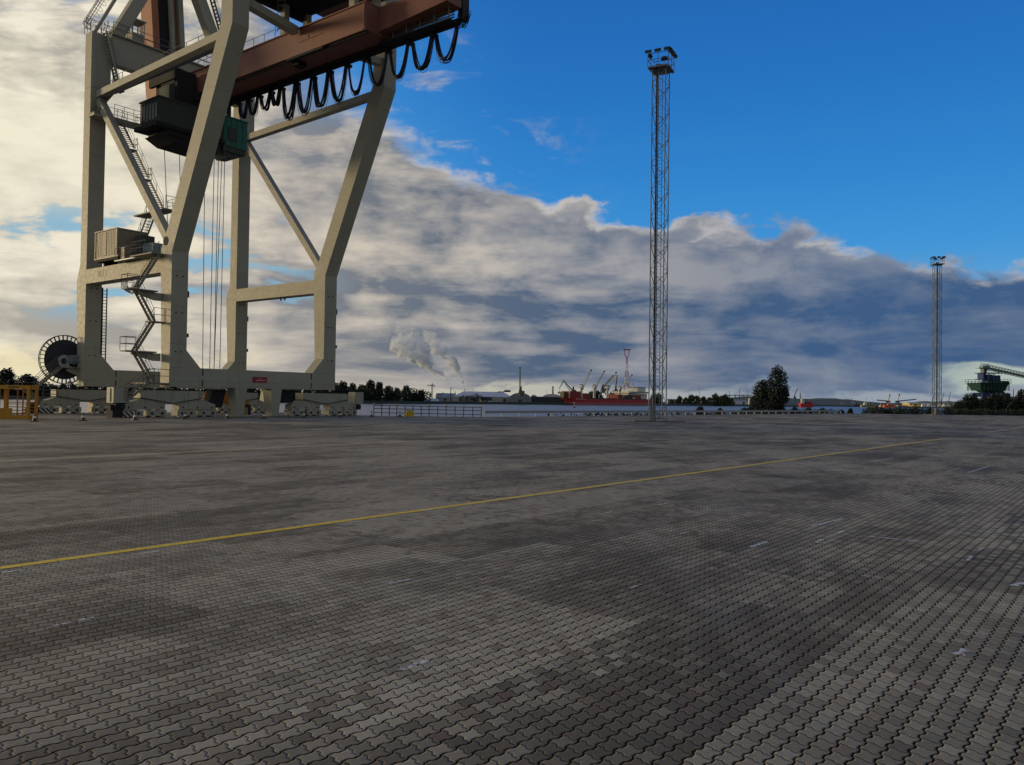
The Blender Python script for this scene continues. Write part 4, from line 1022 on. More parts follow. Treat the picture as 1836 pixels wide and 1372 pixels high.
# river fence, guard rail, yellow block
fpx = [665.5, 679.5, 693.3, 707, 722, 736.5, 751.5, 766, 782, 797.5, 814, 830, 847, 863]
F0, F1 = Vector((-13.35, 80.3, 0)), Vector((-3.0, 82.0, 0))
fen = empty('river_fence', F0, 0, 'dark three-rail fence with yellow post caps along the river edge', 'fence')
fd = (F1 - F0)
for i, px in enumerate(fpx):
    t_ = (px - 665.5) / (863 - 665.5); p = fd * t_; hh = 1.06 - .10 * t_
    mb = MB(); mb.tube([p, p + Vector((0, 0, hh + (.10 if i % 2 == 1 or i == 0 else 0)))], .045, 6); po = mb.build('post', M['fencep'], fen)
    if i in (0, 3, 5, 7, 9, 11, 13):
        mb = MB(); mb.tube([p + Vector((0, 0, hh + .02)), p + Vector((0, 0, hh + .2))], .075, 8); mb.build('cap', M['yellowb'], po)
for z_ in (.32, .72, 1.03):
    mb = MB(); mb.tube([Vector((0, 0, z_)), fd + Vector((0, 0, z_ - .09))], .034, 5); mb.build('rail', M['fencep'], fen)
yb = empty('mooring_block', gpt(734, 746.8), .3, 'yellow angular steel block standing in front of the river fence', 'steel block')
mb = MB(); mb.prism([(-.55, 0), (.40, 0), (.40, .25), (.12, .62), (-.25, .62), (-.3, .35)], -.35, .35, 'y'); mb.build('body', M['yellowb'], yb)
mb = MB(); mb.box(-.7, .45, -.4, .4, 0.0, .03); mb.build('base_plate', M['yellowb'], yb)

gr = empty('guard_rail', G0, 0, 'low grey steel guard rail along the grassy edge of the apron', 'guard rail')
GL = (G1 - G0).length
k_ = 37
for i in range(k_ + 1):
    p = GD * (GL * i / k_)
    mb = MB(); mb.beam(p, p + Vector((0, 0, .52)), .14, .07, GD); mb.build('post', M['galv'], gr)
prof = [(-.03, .36), (.02, .38), (.02, .43), (-.03, .46), (-.03, .52), (.02, .55), (.02, .60), (-.03, .62), (-.07, .62), (-.07, .36)]
mb = MB(); off = -GN * .08
vs = [G0 * 0 + off + GN * (-a_) * 1.0 + Vector((0, 0, z_)) for a_, z_ in prof]; vs2 = [v_ + GD * GL for v_ in vs]
n_ = len(prof); mb.add(vs + vs2, [(i, (i + 1) % n_, (i + 1) % n_ + n_, i + n_) for i in range(n_)] + [tuple(range(n_)), tuple(range(2 * n_ - 1, n_ - 1, -1))])
mb.build('rail_beam', M['galv'], gr)


# ------------------------------------------------------------------ light masts
def make_mast():
    e = empty('light_mast', (0, 0, 0), 0)
    s = 1.2; ph = R(-26.6); H = 31.05
    ang = [ph + R(a_) for a_ in (-45, 45, 135, 225)]
    C = [Vector((math.cos(a_), math.sin(a_), 0)) * (s / math.sqrt(2)) for a_ in ang]
    for c_ in C:
        mb = MB(); mb.tube([c_ + Vector((0, 0, .1)), c_ + Vector((0, 0, H))], .05, 8); lg = mb.build('leg', M['mast'], e)
        mb = MB(); mb.box(c_.x - .2, c_.x + .2, c_.y - .2, c_.y + .2, .10, .13); mb.build('foot_plate', M['galvd'], lg)
    for i in range(4):
        a_, b_ = C[i], C[(i + 1) % 4]; mb = MB(); n = 26; h = (H - .4) / n
        for k in range(n):
            z0, z1 = .3 + k * h, .3 + (k + 1) * h
            p, q_ = (a_, b_) if (k + i) % 2 == 0 else (b_, a_)
            mb.tube([p + Vector((0, 0, z0)), q_ + Vector((0, 0, z1))], .022 if (k % 2) else .032, 5)
        for z_ in (.3, H - .15): mb.tube([a_ + Vector((0, 0, z_)), b_ + Vector((0, 0, z_))], .035, 5)
        mb.build('lattice_brace', M['galvd'], e)
    m0 = C[3].lerp(C[0], .38)
    mb = MB(); mb.box(m0.x - .055, m0.x + .055, m0.y + .05, m0.y + .15, 1.45, H); mb.build('cable_duct', M['black'], e)
    mb = MB()
    for o_ in (.12, .48): mb.tube([(m0.x + o_, m0.y + .05, .12), (m0.x + o_, m0.y + .05, H)], .03 if o_ > .2 else .05, 6)
    for i in range(100): mb.tube([(m0.x + .12, m0.y + .05, .4 + i * .3), (m0.x + .48, m0.y + .05, .4 + i * .3)], .013, 4)
    mb.build('ladder', M['mast'], e)
    P = 1.75
    Q = [Vector((math.cos(a_), math.sin(a_), 0)) * (P / math.sqrt(2)) * 1.06 for a_ in ang]
    mb = MB(); mb.prism([(q_.x, q_.y) for q_ in Q], H, H + .14, 'z')
    for k in range(2): mb.tube([Q[k] + Vector((0, 0, H - .05)), Q[k + 2] + Vector((0, 0, H - .05))], .05, 5)
    pl = mb.build('platform', M['galvd'], e)
    mb = MB(); mb.grid_rail([q_ + Vector((0, 0, H + .14)) for q_ in Q + [Q[0]]], 1.1, .032, .9); mb.build('handrail', M['galvd'], pl)
    mb = MB(); mb.box(-.5, .2, -.2, .3, H + .14, H + .5); mb.build('junction_box', M['galvd'], pl)
    spots = []
    for k, ts in ((3, (.04, .5, .95)), (0, (.15, .55, .95)), (1, (.5,)), (2, (.5,))):
        for t_ in ts:
            c_ = Q[k].lerp(Q[(k + 1) % 4], t_); nrm = (Q[k] + Q[(k + 1) % 4]).normalized(); spots.append((c_, nrm))
    for c_, nrm in spots:
        base = c_ + nrm * .12 + Vector((0, 0, H + 1.42)); dn = (nrm * .8 + Vector((0, 0, -.45))).normalized(); sd_ = nrm.cross(Vector((0, 0, 1)))
        mb = MB(); mb.beam(base - sd_ * .27, base + sd_ * .27, .24, .22, dn); mb.beam(base - sd_ * .22 - dn * .16, base + sd_ * .22 - dn * .16, .2, .12, dn)
        fl = mb.build('floodlight', M['dark'], e)
        mb = MB(); mb.tube([c_ + Vector((0, 0, H + 1.2)), base], .03, 5); mb.build('lamp_bracket', M['galvd'], fl)
        mb = MB(); mb.beam(base + dn * .135 - sd_ * .26, base + dn * .135 + sd_ * .26, .24, .012, dn); mb.build('lens', M['glass'], fl)
    mb = MB(); mb.box(C[3].x + .06, C[3].x + .06 + .42, C[3].y - .22, C[3].y + .12, .12, 1.45); cb = mb.build('switch_cabinet', M['mast'], e)
    mb = MB(); mb.box(C[3].x + .10, C[3].x + .44, C[3].y - .235, C[3].y - .221, .2, 1.38); mb.build('door', M['mast'], cb)
    mb = MB(); mb.box(C[3].x + .40, C[3].x + .43, C[3].y - .26, C[3].y - .236, .8, .95); mb.build('handle', M['black'], cb)
    mb = MB(); mb.prism([(-2.2, -1.3), (2.1, -1.5), (2.2, 1.2), (-2.0, 1.4)], .004, .10, 'z'); mb.build('concrete_base', M['conc'], e)
    return e


ms = make_mast(); ms.location = (12.78, 72.6, 0); tag(ms, 'tall lattice light mast on a concrete base, the nearer and taller of two', 'light mast', 'lattice light masts on the apron')
ms2 = copy_tree(ms); ms2.location = (77.8, 151.6, 0); ms2.scale = (1.0, 1.0, .888); ms2.rotation_euler.z = .28
tag(ms2, 'distant lattice light mast at the far right edge of the apron', 'light mast', 'lattice light masts on the apron')


# ------------------------------------------------------------------ trees and bushes
def crown(lobes, n, leaf, seed, flat=1.0):
    r_ = random.Random(seed); mb = MB(); vol = [l[3] * l[4] * l[5] for l in lobes]; tot = sum(vol)
    for l, v_ in zip(lobes, vol):
        for _ in range(max(8, int(n * v_ / tot))):
            while True:
                p = Vector((r_.uniform(-1, 1), r_.uniform(-1, 1), r_.uniform(-1, 1)))
                if .05 < p.length <= 1: break
            rr = p.length ** .4 if r_.random() < .8 else p.length
            p = p.normalized() * rr * r_.uniform(.88, 1.14)
            c_ = Vector((l[0] + p.x * l[3], l[1] + p.y * l[4], l[2] + p.z * l[5]))
            s_ = leaf * r_.uniform(.55, 1.35)
            a_ = Vector((r_.gauss(0, 1), r_.gauss(0, 1), r_.gauss(0, .8))).normalized(); b_ = a_.orthogonal().normalized(); b_ = Matrix.Rotation(r_.uniform(0, 6.28), 3, a_) @ b_; d_ = a_.cross(b_)
            bend = a_ * s_ * r_.uniform(-.25, .25)
            mb.add([c_ - b_ * s_ * .5, c_ + d_ * s_ * .32 + bend, c_ + b_ * s_ * .5, c_ - d_ * s_ * .32 + bend], [(0, 1, 2, 3)])
    return mb


def lobes_for(h, w, seed, k=9, base=.25, peak=.6, cone=False):
    r_ = random.Random(seed); L = [(0, 0, h * (base + 1) / 2, w * .30, w * .30, h * (1 - base) * .44)]
    for _ in range(k):
        t_ = r_.uniform(0, 1); z_ = h * (base + (1 - base) * t_ * .9); wd = w * .5 * (1 - abs(t_ - (1 - peak)) ** 1.4 * 1.05); a_ = r_.uniform(0, 6.28); rr = w * r_.uniform(.17, .26)
        if cone: wd = w * .5 * (1 - t_) ** .62; rr = w * r_.uniform(.12, .20) * (1.15 - t_ * .75)
        L.append((math.cos(a_) * max(0, wd - rr), math.sin(a_) * max(0, wd - rr), z_, rr, rr, rr * r_.uniform(.8, 1.3)))
    L.append((r_.uniform(-.1, .1) * w, 0, h * .9, w * .14, w * .14, h * .10))
    return L


def make_tree(name, h, w, mat, n, leaf, seed, base=.25, k=9, peak=.6, cone=False):
    e = empty(name, (0, 0, 0)); r_ = random.Random(seed)
    mb = MB(); mb.tube([(0, 0, -.6), (w * .01, 0, h * .35), (-w * .02, 0, h * .8)], h * .028, 7, r2=h * .006)
    for _ in range(6):
        a_ = r_.uniform(0, 6.28); z_ = h * r_.uniform(base, .65); mb.tube([(0, 0, z_), (math.cos(a_) * w * .32, math.sin(a_) * w * .32, z_ + h * .16)], h * .010, 5, r2=h * .003)
    mb.build('trunk', M['bark'], e)
    crown(lobes_for(h, w, seed, k, base, peak, cone), n, leaf, seed).build('crown', M[mat], e, fix=False)
    return e


def place(e, p, rz=None, sc=None):
    e.location = p
    e.rotation_euler.z = rnd.uniform(0, 6.28) if rz is None else rz
    if sc: e.scale = sc
    return e


t1 = make_tree('broadleaf_tree', 6.5, 5.6, 'leafdark', 6000, .30, 3, .04, 34, .8, True)
place(t1, at(1366, 740, 144), 0.4); t1.location.z = -.6; tag(t1, 'dark bushy tree, the shorter of the two behind the guard rail', 'tree', 'pair of trees behind the guard rail')
t2 = make_tree('broadleaf_tree', 9.0, 5.9, 'leafdark', 9000, .30, 11, .04, 44, .72, True)
place(t2, at(1394, 740, 142), 1.2); t2.location.z = -.6; tag(t2, 'tall dark tree with pointed top, taller of the two behind the guard rail', 'tree', 'pair of trees behind the guard rail')

woods = [make_tree('wood_tree', 16, 15, 'leafdark', 2200, 1.35, 21, .02, 14), make_tree('wood_tree', 14, 12, 'leafdark', 1900, 1.3, 22, .02, 12), make_tree('wood_tree', 18, 13, 'leafdark', 2200, 1.3, 23, .02, 14, .7)]
first = [True] * 3
spec = []
for px, ty in [(-6, 676), (12, 664), (30, 682), (45, 671), (58, 678), (75, 688), (92, 690), (112, 690), (133, 692), (150, 690), (170, 694), (192, 692), (215, 694), (238, 695), (262, 693), (290, 696), (318, 695), (345, 697), (372, 695), (398, 698), (425, 697), (450, 696), (476, 697), (502, 698), (528, 694), (552, 696), (578, 690), (600, 687), (614, 686), (632, 688), (650, 690), (664, 684), (680, 686), (697, 692), (712, 697), (728, 692), (742, 704), (755, 702)]:
    spec.append((px, ty, rnd.uniform(655, 720) + max(0, (px - 600) * .45)))
big = {12: 'tallest round tree of the wood at the left edge of the river', 664: 'tallest dark tree in the wood just right of the crane', 728: 'round dark tree standing alone at the right end of the wood'}
for i, (px, ty, Y_) in enumerate(spec):
    k = i % 3; e = woods[k]
    if first[k]: first[k] = False
    else: e = copy_tree(woods[k])
    b_ = at(px, 720, Y_); top = at(px, ty, Y_); hh = top.z + 1.4; s_ = hh / (16, 14, 18)[k]
    place(e, (b_.x, b_.y, -1.4), None, (max(.8, s_) * (1.15 if px == 728 else 1.05),) * 2 + (s_,))
    tag(e, big.get(px, 'dark broad-leaved tree inside the wood on the far river bank'), 'tree', 'trees of the wood on the far bank')
# undergrowth of that wood, one mass
mb = MB(); r_ = random.Random(5); L = []
for i in range(70):
    px = -20 + i * 11.3; Y_ = 655 + max(0, (px - 560) * .5) + r_.uniform(-6, 10); p = at(px, 720, Y_); L.append((p.x, p.y, 2.6, 7.5, 4, r_.uniform(5.5, 8.5)))
o_ = crown(L, 22000, 1.7, 6).build('wood_undergrowth', M['leafdark'], fix=False); tag(o_, 'dark undergrowth at the foot of the wood across the river', 'undergrowth', kind='stuff')

# autumn trees on the far bank right of the ship
aut = [make_tree('autumn_tree', 9, 10, 'leafaut', 1100, 1.15, 31, .04, 11), make_tree('autumn_tree', 8, 9, 'leafmid', 1000, 1.1, 32, .04, 11)]
first = [True, True]
for i, (px, ty) in enumerate([(1204, 716), (1218, 711), (1229, 713), (1239, 709), (1250, 710), (1262, 712), (1272, 713), (1283, 707.5), (1294, 710), (1301, 709), (1311, 714), (1100, 703), (1112, 704), (1062, 703), (1072, 702), (1128, 704), (1180, 707), (1172, 708)]):
    Y_ = 1115 if px < 1190 else 1095; k = i % 2 if px > 1190 else 1; e = aut[k]
    if first[k]: first[k] = False
    else: e = copy_tree(aut[k])
    b_ = at(px, 726, Y_); top = at(px, ty, Y_); hh = top.z + 1.2; s_ = hh / (9, 8)[k]
    place(e, (b_.x, b_.y, -1.4), None, (s_ * 1.15, s_ * 1.15, s_))
    if px < 1190: tag(e, 'dark green tree on the bank behind the red ship', 'tree', 'trees behind the red ship')
    else: tag(e, 'yellowing tree in the row right of the red ship' if k == 0 else 'green tree in the row right of the red ship', 'tree', 'row of trees right of the ship')
place(make_tree('dark_tree', 8, 11, 'leafdark', 800, 1.0, 33, .1, 9), at(956, 722, 905)); o_ = col.objects['dark_tree']; o_.location.z = -1.4; tag(o_, 'dark tree between the arched hall and the white roofed shed', 'tree')

# bushes
bush = [make_tree('bush', 4.2, 6.0, 'leafbush', 3200, .34, 41, .02, 12, .75), make_tree('bush', 3.4, 4.6, 'leafdark', 2600, .32, 42, .02, 10, .75)]
first = [True, True]
bl = [(1740, 711.5, 168, 1.15, 'largest dark rounded bush left of the green hopper tower'), (1720, 721, 166, 1.0, 'dark bush left of the largest rounded bush'), (1762, 716, 172, 1.0, 'dark bush at the left foot of the green hopper tower'),
      (1784, 711, 172, 1.1, 'tall dark bush in front of the green hopper tower'), (1803, 709, 176, .9, 'narrow dark bush at the right foot of the green hopper tower'), (1818, 724, 168, 1.0, 'low dark bush in front of the distant control tower'),
      (1838, 704, 166, 1.0, 'tall dark bush cut by the right edge of the picture'), (1700, 731, 163, .9, 'low dark bush right of the distant light mast'), (1668, 731.5, 163, .9, 'low dark bush left of the distant light mast'),
      (1640, 732, 163, 1.0, 'low dark bush below the ochre shed'), (1614, 733, 163, 1.0, 'low dark bush below the white tipped harbour crane'), (1590, 735, 162, .7, 'small dark bush below the orange ship'),
      (1525, 733, 158, .8, 'low green bush beyond the end of the guard rail'), (1508, 735, 157, .7, 'small green bush at the end of the guard rail'), (1255, 729.5, 118, .55, 'small round bush just right of the near light mast'),
      (1291, 733, 122, .4, 'tiny bush between the light mast and the dark trees'), (1335, 732, 132, .8, 'low bush left of the two dark trees'), (1345, 731, 140, .9, 'bush at the left foot of the two dark trees'),
      (1425, 731, 147, 1.0, 'low bush right of the two dark trees'), (1450, 731.5, 150, 1.0, 'low bush below the distant black ship'), (1475, 732.5, 152, .9, 'low bush in front of the far blue hills')]
for i, (px, ty, Y_, wsc, lb) in enumerate(bl):
    k = 0 if i % 3 else 1; e = bush[k]
    if first[k]: first[k] = False
    else: e = copy_tree(bush[k])
    b_ = at(px, 735, Y_); top = at(px, ty, Y_); hh = max(.9, top.z + .4); s_ = hh / (4.2, 3.4)[k]
    place(e, (b_.x, b_.y, -.45), None, (max(.35, s_ * wsc), max(.35, s_ * wsc), s_)); tag(e, lb, 'bush', 'bushes along the far edge of the apron')
# low scrub and tall grass along the shore, one mass
L = []; r_ = random.Random(9)
for i in range(120):
    t_ = r_.uniform(14, 100); p = G0 + GD * t_ + GN * r_.uniform(.8, 2.0 + t_ * .05); hh = r_.uniform(.25, .45) + max(0, t_ - 45) * .009; L.append((p.x, p.y, -.05, 1.2, 1.0, hh))
for i in range(70):
    p = at(r_.uniform(1560, 1860), 735, r_.uniform(159, 166)); L.append((p.x, p.y, .3, 2.2, 1.5, .95))
o_ = crown(L, 14000, .30, 10).build('shore_scrub', M['leafbush'], fix=False); tag(o_, 'low scrub and tall grass on the shore behind the guard rail', 'scrub', kind='stuff')
L = [(p_.x, p_.y, .5, 5, 4, 4.2) for p_ in [at(px, 722, 845) for px in (832, 842, 852, 860)]]
e = empty('dark_thicket', L[1][:2] + (-1.2,), 0, 'dark thicket in front of the long white warehouse', 'thicket')
crown([(l[0] - L[1][0], l[1] - L[1][1], 2.0 + (i == 2) * 1.4, 5, 4, 4.6) for i, l in enumerate(L)], 1500, 1.0, 12).build('crown', M['leafdark'], e, fix=False)


# ------------------------------------------------------------------ the far bank
def spot(px, Y_, z=-1.2):
    p = at(px, 720, Y_); return Vector((p.x, p.y, z))


def zat(py, px, Y_):
    return at(px, py, Y_).z


def shed(name, px0, px1, Y_, wall_y, roof_y, depth, wallm, roofm, label, cat, form='hip', rz=0.0, base=-1.2):
    """long shed seen from the river: walls up to wall_y, roof up to roof_y (photo rows give its real heights)"""
    p = spot((px0 + px1) / 2, Y_, base); w = (px1 - px0) / FPX * Y_
    hz = zat(wall_y, (px0 + px1) / 2, Y_) - base; hr = zat(roof_y, (px0 + px1) / 2, Y_) - base
    e = empty(name, p, rz, label, cat)
    mb = MB(); mb.box(-w / 2, w / 2, 0, depth, 0, hz); wl = mb.build('wall', M[wallm], e)
    mb = MB(); o_ = .4
    if form == 'hip':
        i_ = min(w * .16, depth * .5)
        mb.add([(-w / 2 - o_, -o_, hz + .002), (w / 2 + o_, -o_, hz + .002), (w / 2 + o_, depth + o_, hz + .002), (-w / 2 - o_, depth + o_, hz + .002), (-w / 2 + i_, depth / 2, hr), (w / 2 - i_, depth / 2, hr)], [(0, 1, 5, 4), (1, 2, 5), (2, 3, 4, 5), (3, 0, 4), (3, 2, 1, 0)])
    elif form == 'gable':
        mb.add([(-w / 2 - o_, -o_, hz + .002), (w / 2 + o_, -o_, hz + .002), (w / 2 + o_, depth + o_, hz + .002), (-w / 2 - o_, depth + o_, hz + .002), (-w / 2 - o_, depth / 2, hr), (w / 2 + o_, depth / 2, hr)], [(0, 1, 5, 4), (1, 2, 5), (2, 3, 4, 5), (3, 0, 4), (3, 2, 1, 0)])
    else:
        n = 14; pr = [(-w / 2 * math.cos(math.pi * i / n), hz + (hr - hz) * math.sin(math.pi * i / n) + .002) for i in range(n + 1)]
        mb.prism(pr, -o_, depth + o_, 'y')
    mb.build('roof', M[roofm], e)
    k = max(1, int(w / 14))
    for i in range(k):
        x_ = -w / 2 + w * (i + .5) / k; mb = MB(); mb.box(x_ - 1.6, x_ + 1.6, -.06, -.002, 0.0, min(hz * .7, 4.2)); mb.build('door', M['darkwall'], e)
    return e, w, hz, hr


shed('white_warehouse', 812, 918, 905, 711.5, 702.0, 45, 'wallgrey', 'roofpale', 'long pale warehouse with a wide white roof across the river', 'warehouse', 'hip')
shed('grey_shed', 781, 815, 930, 713, 705.0, 25, 'wallblue', 'wallblue', 'blue grey gabled shed left of the long white warehouse', 'shed', 'gable')
shed('arched_hall', 912, 953, 862, 716.5, 704.5, 40, 'wallblue', 'wallblue', 'blue grey arched hall behind the dark jib crane', 'hall', 'arch', base=-1.0)
shed('dark_shed', 953, 1013, 885, 712.5, 711.3, 20, 'darkwall', 'darkwall', 'long low dark shed left of the bow of the red ship', 'shed', 'gable')
shed('white_roofed_shed', 973, 1006, 935, 712.5, 706.5, 25, 'wallgrey', 'roofpale', 'shed with pale humped roof in front of the brick chimney', 'shed', 'arch')
shed('riverside_house', 863, 883, 850, 718.5, 712.0, 9, 'white', 'roofdark', 'small white house with a dark tiled roof on the far bank', 'house', 'gable', .35)
shed('grey_office', 1197, 1217, 1150, 716.5, 715.5, 12, 'wallgrey', 'wallblue', 'grey low building behind the foot of the near light mast', 'building', 'gable')
# tent
p = spot(771.5, 800); te = empty('event_tent', p, 0, 'pale blue peaked tent at the right end of the wood', 'tent')
w = 30 / FPX * 800; hz = zat(719, 771, 800) + 1.2; hr = zat(712.8, 771, 800) + 1.2
mb = MB()
for i in range(4):
    x0 = -w / 2 + w * i / 4; x1 = x0 + w / 4; h_ = hr if i in (1, 2) else hr * .86
    mb.add([(x0, 0, hz * .55), (x1, 0, hz * .55), (x1, 8, hz * .55), (x0, 8, hz * .55), ((x0 + x1) / 2, 4, h_)], [(0, 1, 4), (1, 2, 4), (2, 3, 4), (3, 0, 4)])
mb.build('canopy', M['tent'], te)
mb = MB(); mb.box(-w / 2 + .3, w / 2 - .3, .3, 7.7, 0, hz * .54); mb.build('side_wall', M['tent'], te)


def chimney(name, px, ty, Y_, r0, r1, mat, label, cat='chimney', base=-1.2):
    e = empty(name, spot(px, Y_, base), 0, label, cat); h = zat(ty, px, Y_) - base
    mb = MB(); mb.tube([(0, 0, 0), (0, 0, h)], r0, 12, r2=r1); mb.build('shaft', M[mat], e)
    mb = MB(); mb.tube([(0, 0, h - 1.0), (0, 0, h + .15)], r1 * 1.25, 12); mb.build('cap', M['dark'], e)
    return e


chimney('brick_chimney', 991, 693, 960, 1.1, .75, 'brick', 'dark brick chimney behind the pale humped roof')
chimney('steel_stack', 816, 702, 945, .35, .3, 'dark', 'thin steel stack at the left end of the warehouse roof, trailing steam', 'stack')
chimney('steel_stack', 833, 698, 1000, .35, .3, 'dark', 'thin steel stack behind the warehouse, trailing the right plume', 'stack')
chimney('signal_mast', 808, 695.5, 830, .45, .35, 'dark', 'dark thick mast standing in front of the blue grey gabled shed', 'mast')
chimney('signal_mast', 846.5, 697, 1000, .25, .12, 'galvd', 'thin antenna mast rising over the middle of the warehouse roof', 'mast')
chimney('signal_mast', 980, 700.5, 960, .28, .12, 'galvd', 'thin pole between the dark tree and the brick chimney', 'mast')
chimney('signal_mast', 1254, 694, 1300, .35, .18, 'galvd', 'slim grey mast above the yellowing trees', 'mast')
chimney('signal_mast', 1234, 700.5, 1300, .3, .15, 'galvd', 'short grey mast left of the slim mast above the yellowing trees', 'mast')
chimney('white_silo', 1344, 712.5, 1180, 1.5, 1.5, 'white', 'white silo just left of the two dark trees', 'silo')
# roof plant on the warehouse
p = spot(909, 925); rp = empty('roof_plant', Vector((p.x, p.y, zat(703.2, 909, 925))), 0, 'dark ventilation plant on the right end of the warehouse roof', 'roof plant')
mb = MB(); mb.box(-4.6, 4.2, 0, 5, 0, 1.1); mb.box(-3.0, 3.2, 1, 4, 1.1, 2.2); mb.box(-10.5, -5.5, 1, 4, -.1, .7); mb.build('housing', M['dark'], rp)
mb = MB()
for x_ in (-2.5, 0, 2.4, 3.9): mb.tube([(x_, 2, 1.0), (x_, 2, 3.0)], .16, 6)
mb.build('vent_pipe', M['dark'], rp)


def lattice(mb, p, q_, w0, w1, n, r=.12, up=(0, 1, 0)):
    """four-chord truss from p to q"""
    p, q_ = Vector(p), Vector(q_); d_ = (q_ - p).normalized(); s_ = d_.cross(Vector(up)).normalized(); u_ = s_.cross(d_)
    prev = None
    for i in range(n + 1):
        t_ = i / n; c_ = p.lerp(q_, t_); w_ = w0 + (w1 - w0) * t_
        ring = [c_ + s_ * (a_ * w_ / 2) + u_ * (b_ * w_ / 2) for a_, b_ in ((-1, -1), (1, -1), (1, 1), (-1, 1))]
        if prev:
            for k in range(4):
                mb.tube([prev[k], ring[k]], r, 4); mb.tube([prev[k], ring[(k + 1) % 4]], r * .7, 4)
        prev = ring
    return mb


def jib_crane(name, px, base_y, Y_, tip, label, mats, house=1.0, fly=None, back=None, portal=True, rot=0.0, group=None):
    """level-luffing dock crane: arched portal, cab, jib to the tip; fly jib and stay optional"""
    zb = zat(base_y, px, Y_); e = empty(name, spot(px, Y_, zb), 0, label, 'harbour crane', group); k = Y_ / FPX
    S = house
    if portal:
        for s_ in (-1, 1):
            for y_ in (-1, 1):
                mb = MB(); mb.tube([(s_ * 4.6 * S, y_ * 3.2 * S, 0), (s_ * 4.0 * S, y_ * 3 * S, 4.6 * S), (s_ * 2.2 * S, y_ * 2 * S, 7.4 * S)], .55 * S, 8, r2=.45 * S); mb.build('portal_leg', M[mats[0]], e)
        mb = MB(); mb.tube([(0, 0, 7.0 * S), (0, 0, 9.0 * S)], 2.4 * S, 14); mb.box(-3 * S, 3 * S, -2.6 * S, 2.6 * S, 7.0 * S, 7.6 * S); mb.build('turntable', M[mats[0]], e)
    zt = 9.0 * S if portal else 0
    mb = MB(); mb.box(-2.2 * S, 3.6 * S, -2 * S, 2 * S, zt, zt + 3.4 * S); mb.prism([(-2.2 * S, zt + 3.4 * S), (1.0 * S, zt + 3.4 * S), (.5 * S, zt + 8.2 * S), (-.5 * S, zt + 8.2 * S)], -1.2 * S, 1.2 * S, 'y'); hs = mb.build('slewing_house', M[mats[0]], e)
    mb = MB(); mb.box(-3.2 * S, -2.21 * S, -1 * S, 1 * S, zt + .6 * S, zt + 2.6 * S); mb.build('driver_cab', M['glass'], hs)
    T = Vector(((tip[0] - px) * k, 0, zat(tip[1], tip[0], Y_) - zb)); J0 = Vector((-1.2 * S, 0, zt + 2.6 * S))
    mb = MB(); lattice(mb, J0, T, 1.7 * S, .8 * S, 12, .17 * S); mb.beam(J0, T, .55 * S, .55 * S); jb = mb.build('jib', M[mats[1]], e)
    mb = MB(); mb.tube([T + Vector((0, -.5, .2)), T + Vector((0, .5, .2))], .8 * S, 10); mb.build('head_sheave', M['dark'], jb)
    if fly:
        Fp = Vector(((fly[0] - px) * k, 0, zat(fly[1], fly[0], Y_) - zb)); mb = MB(); lattice(mb, T, Fp, .9 * S, .6 * S, 6, .14 * S); mb.beam(T, Fp, .35 * S, .35 * S); mb.build('fly_jib', M[mats[1]], e)
        mb = MB(); mb.tube([Fp + Vector((0, -.5, 0)), Fp + Vector((0, .5, 0))], .7 * S, 10); mb.build('head_sheave', M['dark'], e)
    if back:
        Bp = Vector(((back[0] - px) * k, 0, zat(back[1], back[0], Y_) - zb)); B0 = Vector(((back[2] - px) * k, 0, zat(back[3], back[2], Y_) - zb))
        mb = MB(); mb.beam(Bp, B0, .7 * S, .7 * S); mb.build('luffing_strut', M[mats[0]], e)
    mb = MB(); mb.tube([Vector((.3, 0, zt + 8.1 * S)), T], .08, 4); mb.build('stay', M['dark'], e)
    return e


jib_crane('dock_crane', 934, 722.5, 850, (931.5, 660), 'dark dock crane with a steep yellowish jib in front of the arched hall', ('hcrane', 'hcraneg'), 1.0)
jib_crane('dock_crane', 1028, 716, 875, (1010, 683), 'dock crane with a downturned fly jib above the bow of the red ship', ('hcrane', 'hcrane'), .8, (1003, 696), (1013, 689, 1022, 701), True)
jib_crane('dock_crane', 1081, 716, 985, (1098.5, 674), 'dock crane with a yellow green jib leaning right behind the ship', ('hblue', 'hcraneg'), 1.05)
jib_crane('dock_crane', 1104.5, 716, 995, (1106, 674), 'grey dock crane with an upright jib behind the third ship crane', ('hblue', 'hcrane'), .9)
# grab hanging from the crane at the bow
k = 875 / FPX; gp = at(1003.5, 703, 875); g_ = empty('clamshell_grab', gp, 0, 'dark clamshell grab hanging left of the red ship bow', 'grab')
mb = MB(); mb.prism([(-2.0, -.2), (-1.6, -1.6), (-.2, -2.0), (-.1, 0)], -1.2, 1.2, 'y'); mb.prism([(2.0, -.2), (1.6, -1.6), (.2, -2.0), (.1, 0)], -1.2, 1.2, 'y'); mb.build('shell', M['dark'], g_)
mb = MB(); mb.box(-.5, .5, -.5, .5, .6, 1.4); mb.beam((0, 0, .8), (-1.6, 0, -.2), .2, .2); mb.beam((0, 0, .8), (1.6, 0, -.2), .2, .2); mb.build('head', M['dark'], g_)
mb = MB(); mb.tube([(0, 0, 1.4), (0, 0, zat(697, 1003, 875) - gp.z)], .07, 4); mb.build('rope', M['dark'], g_)
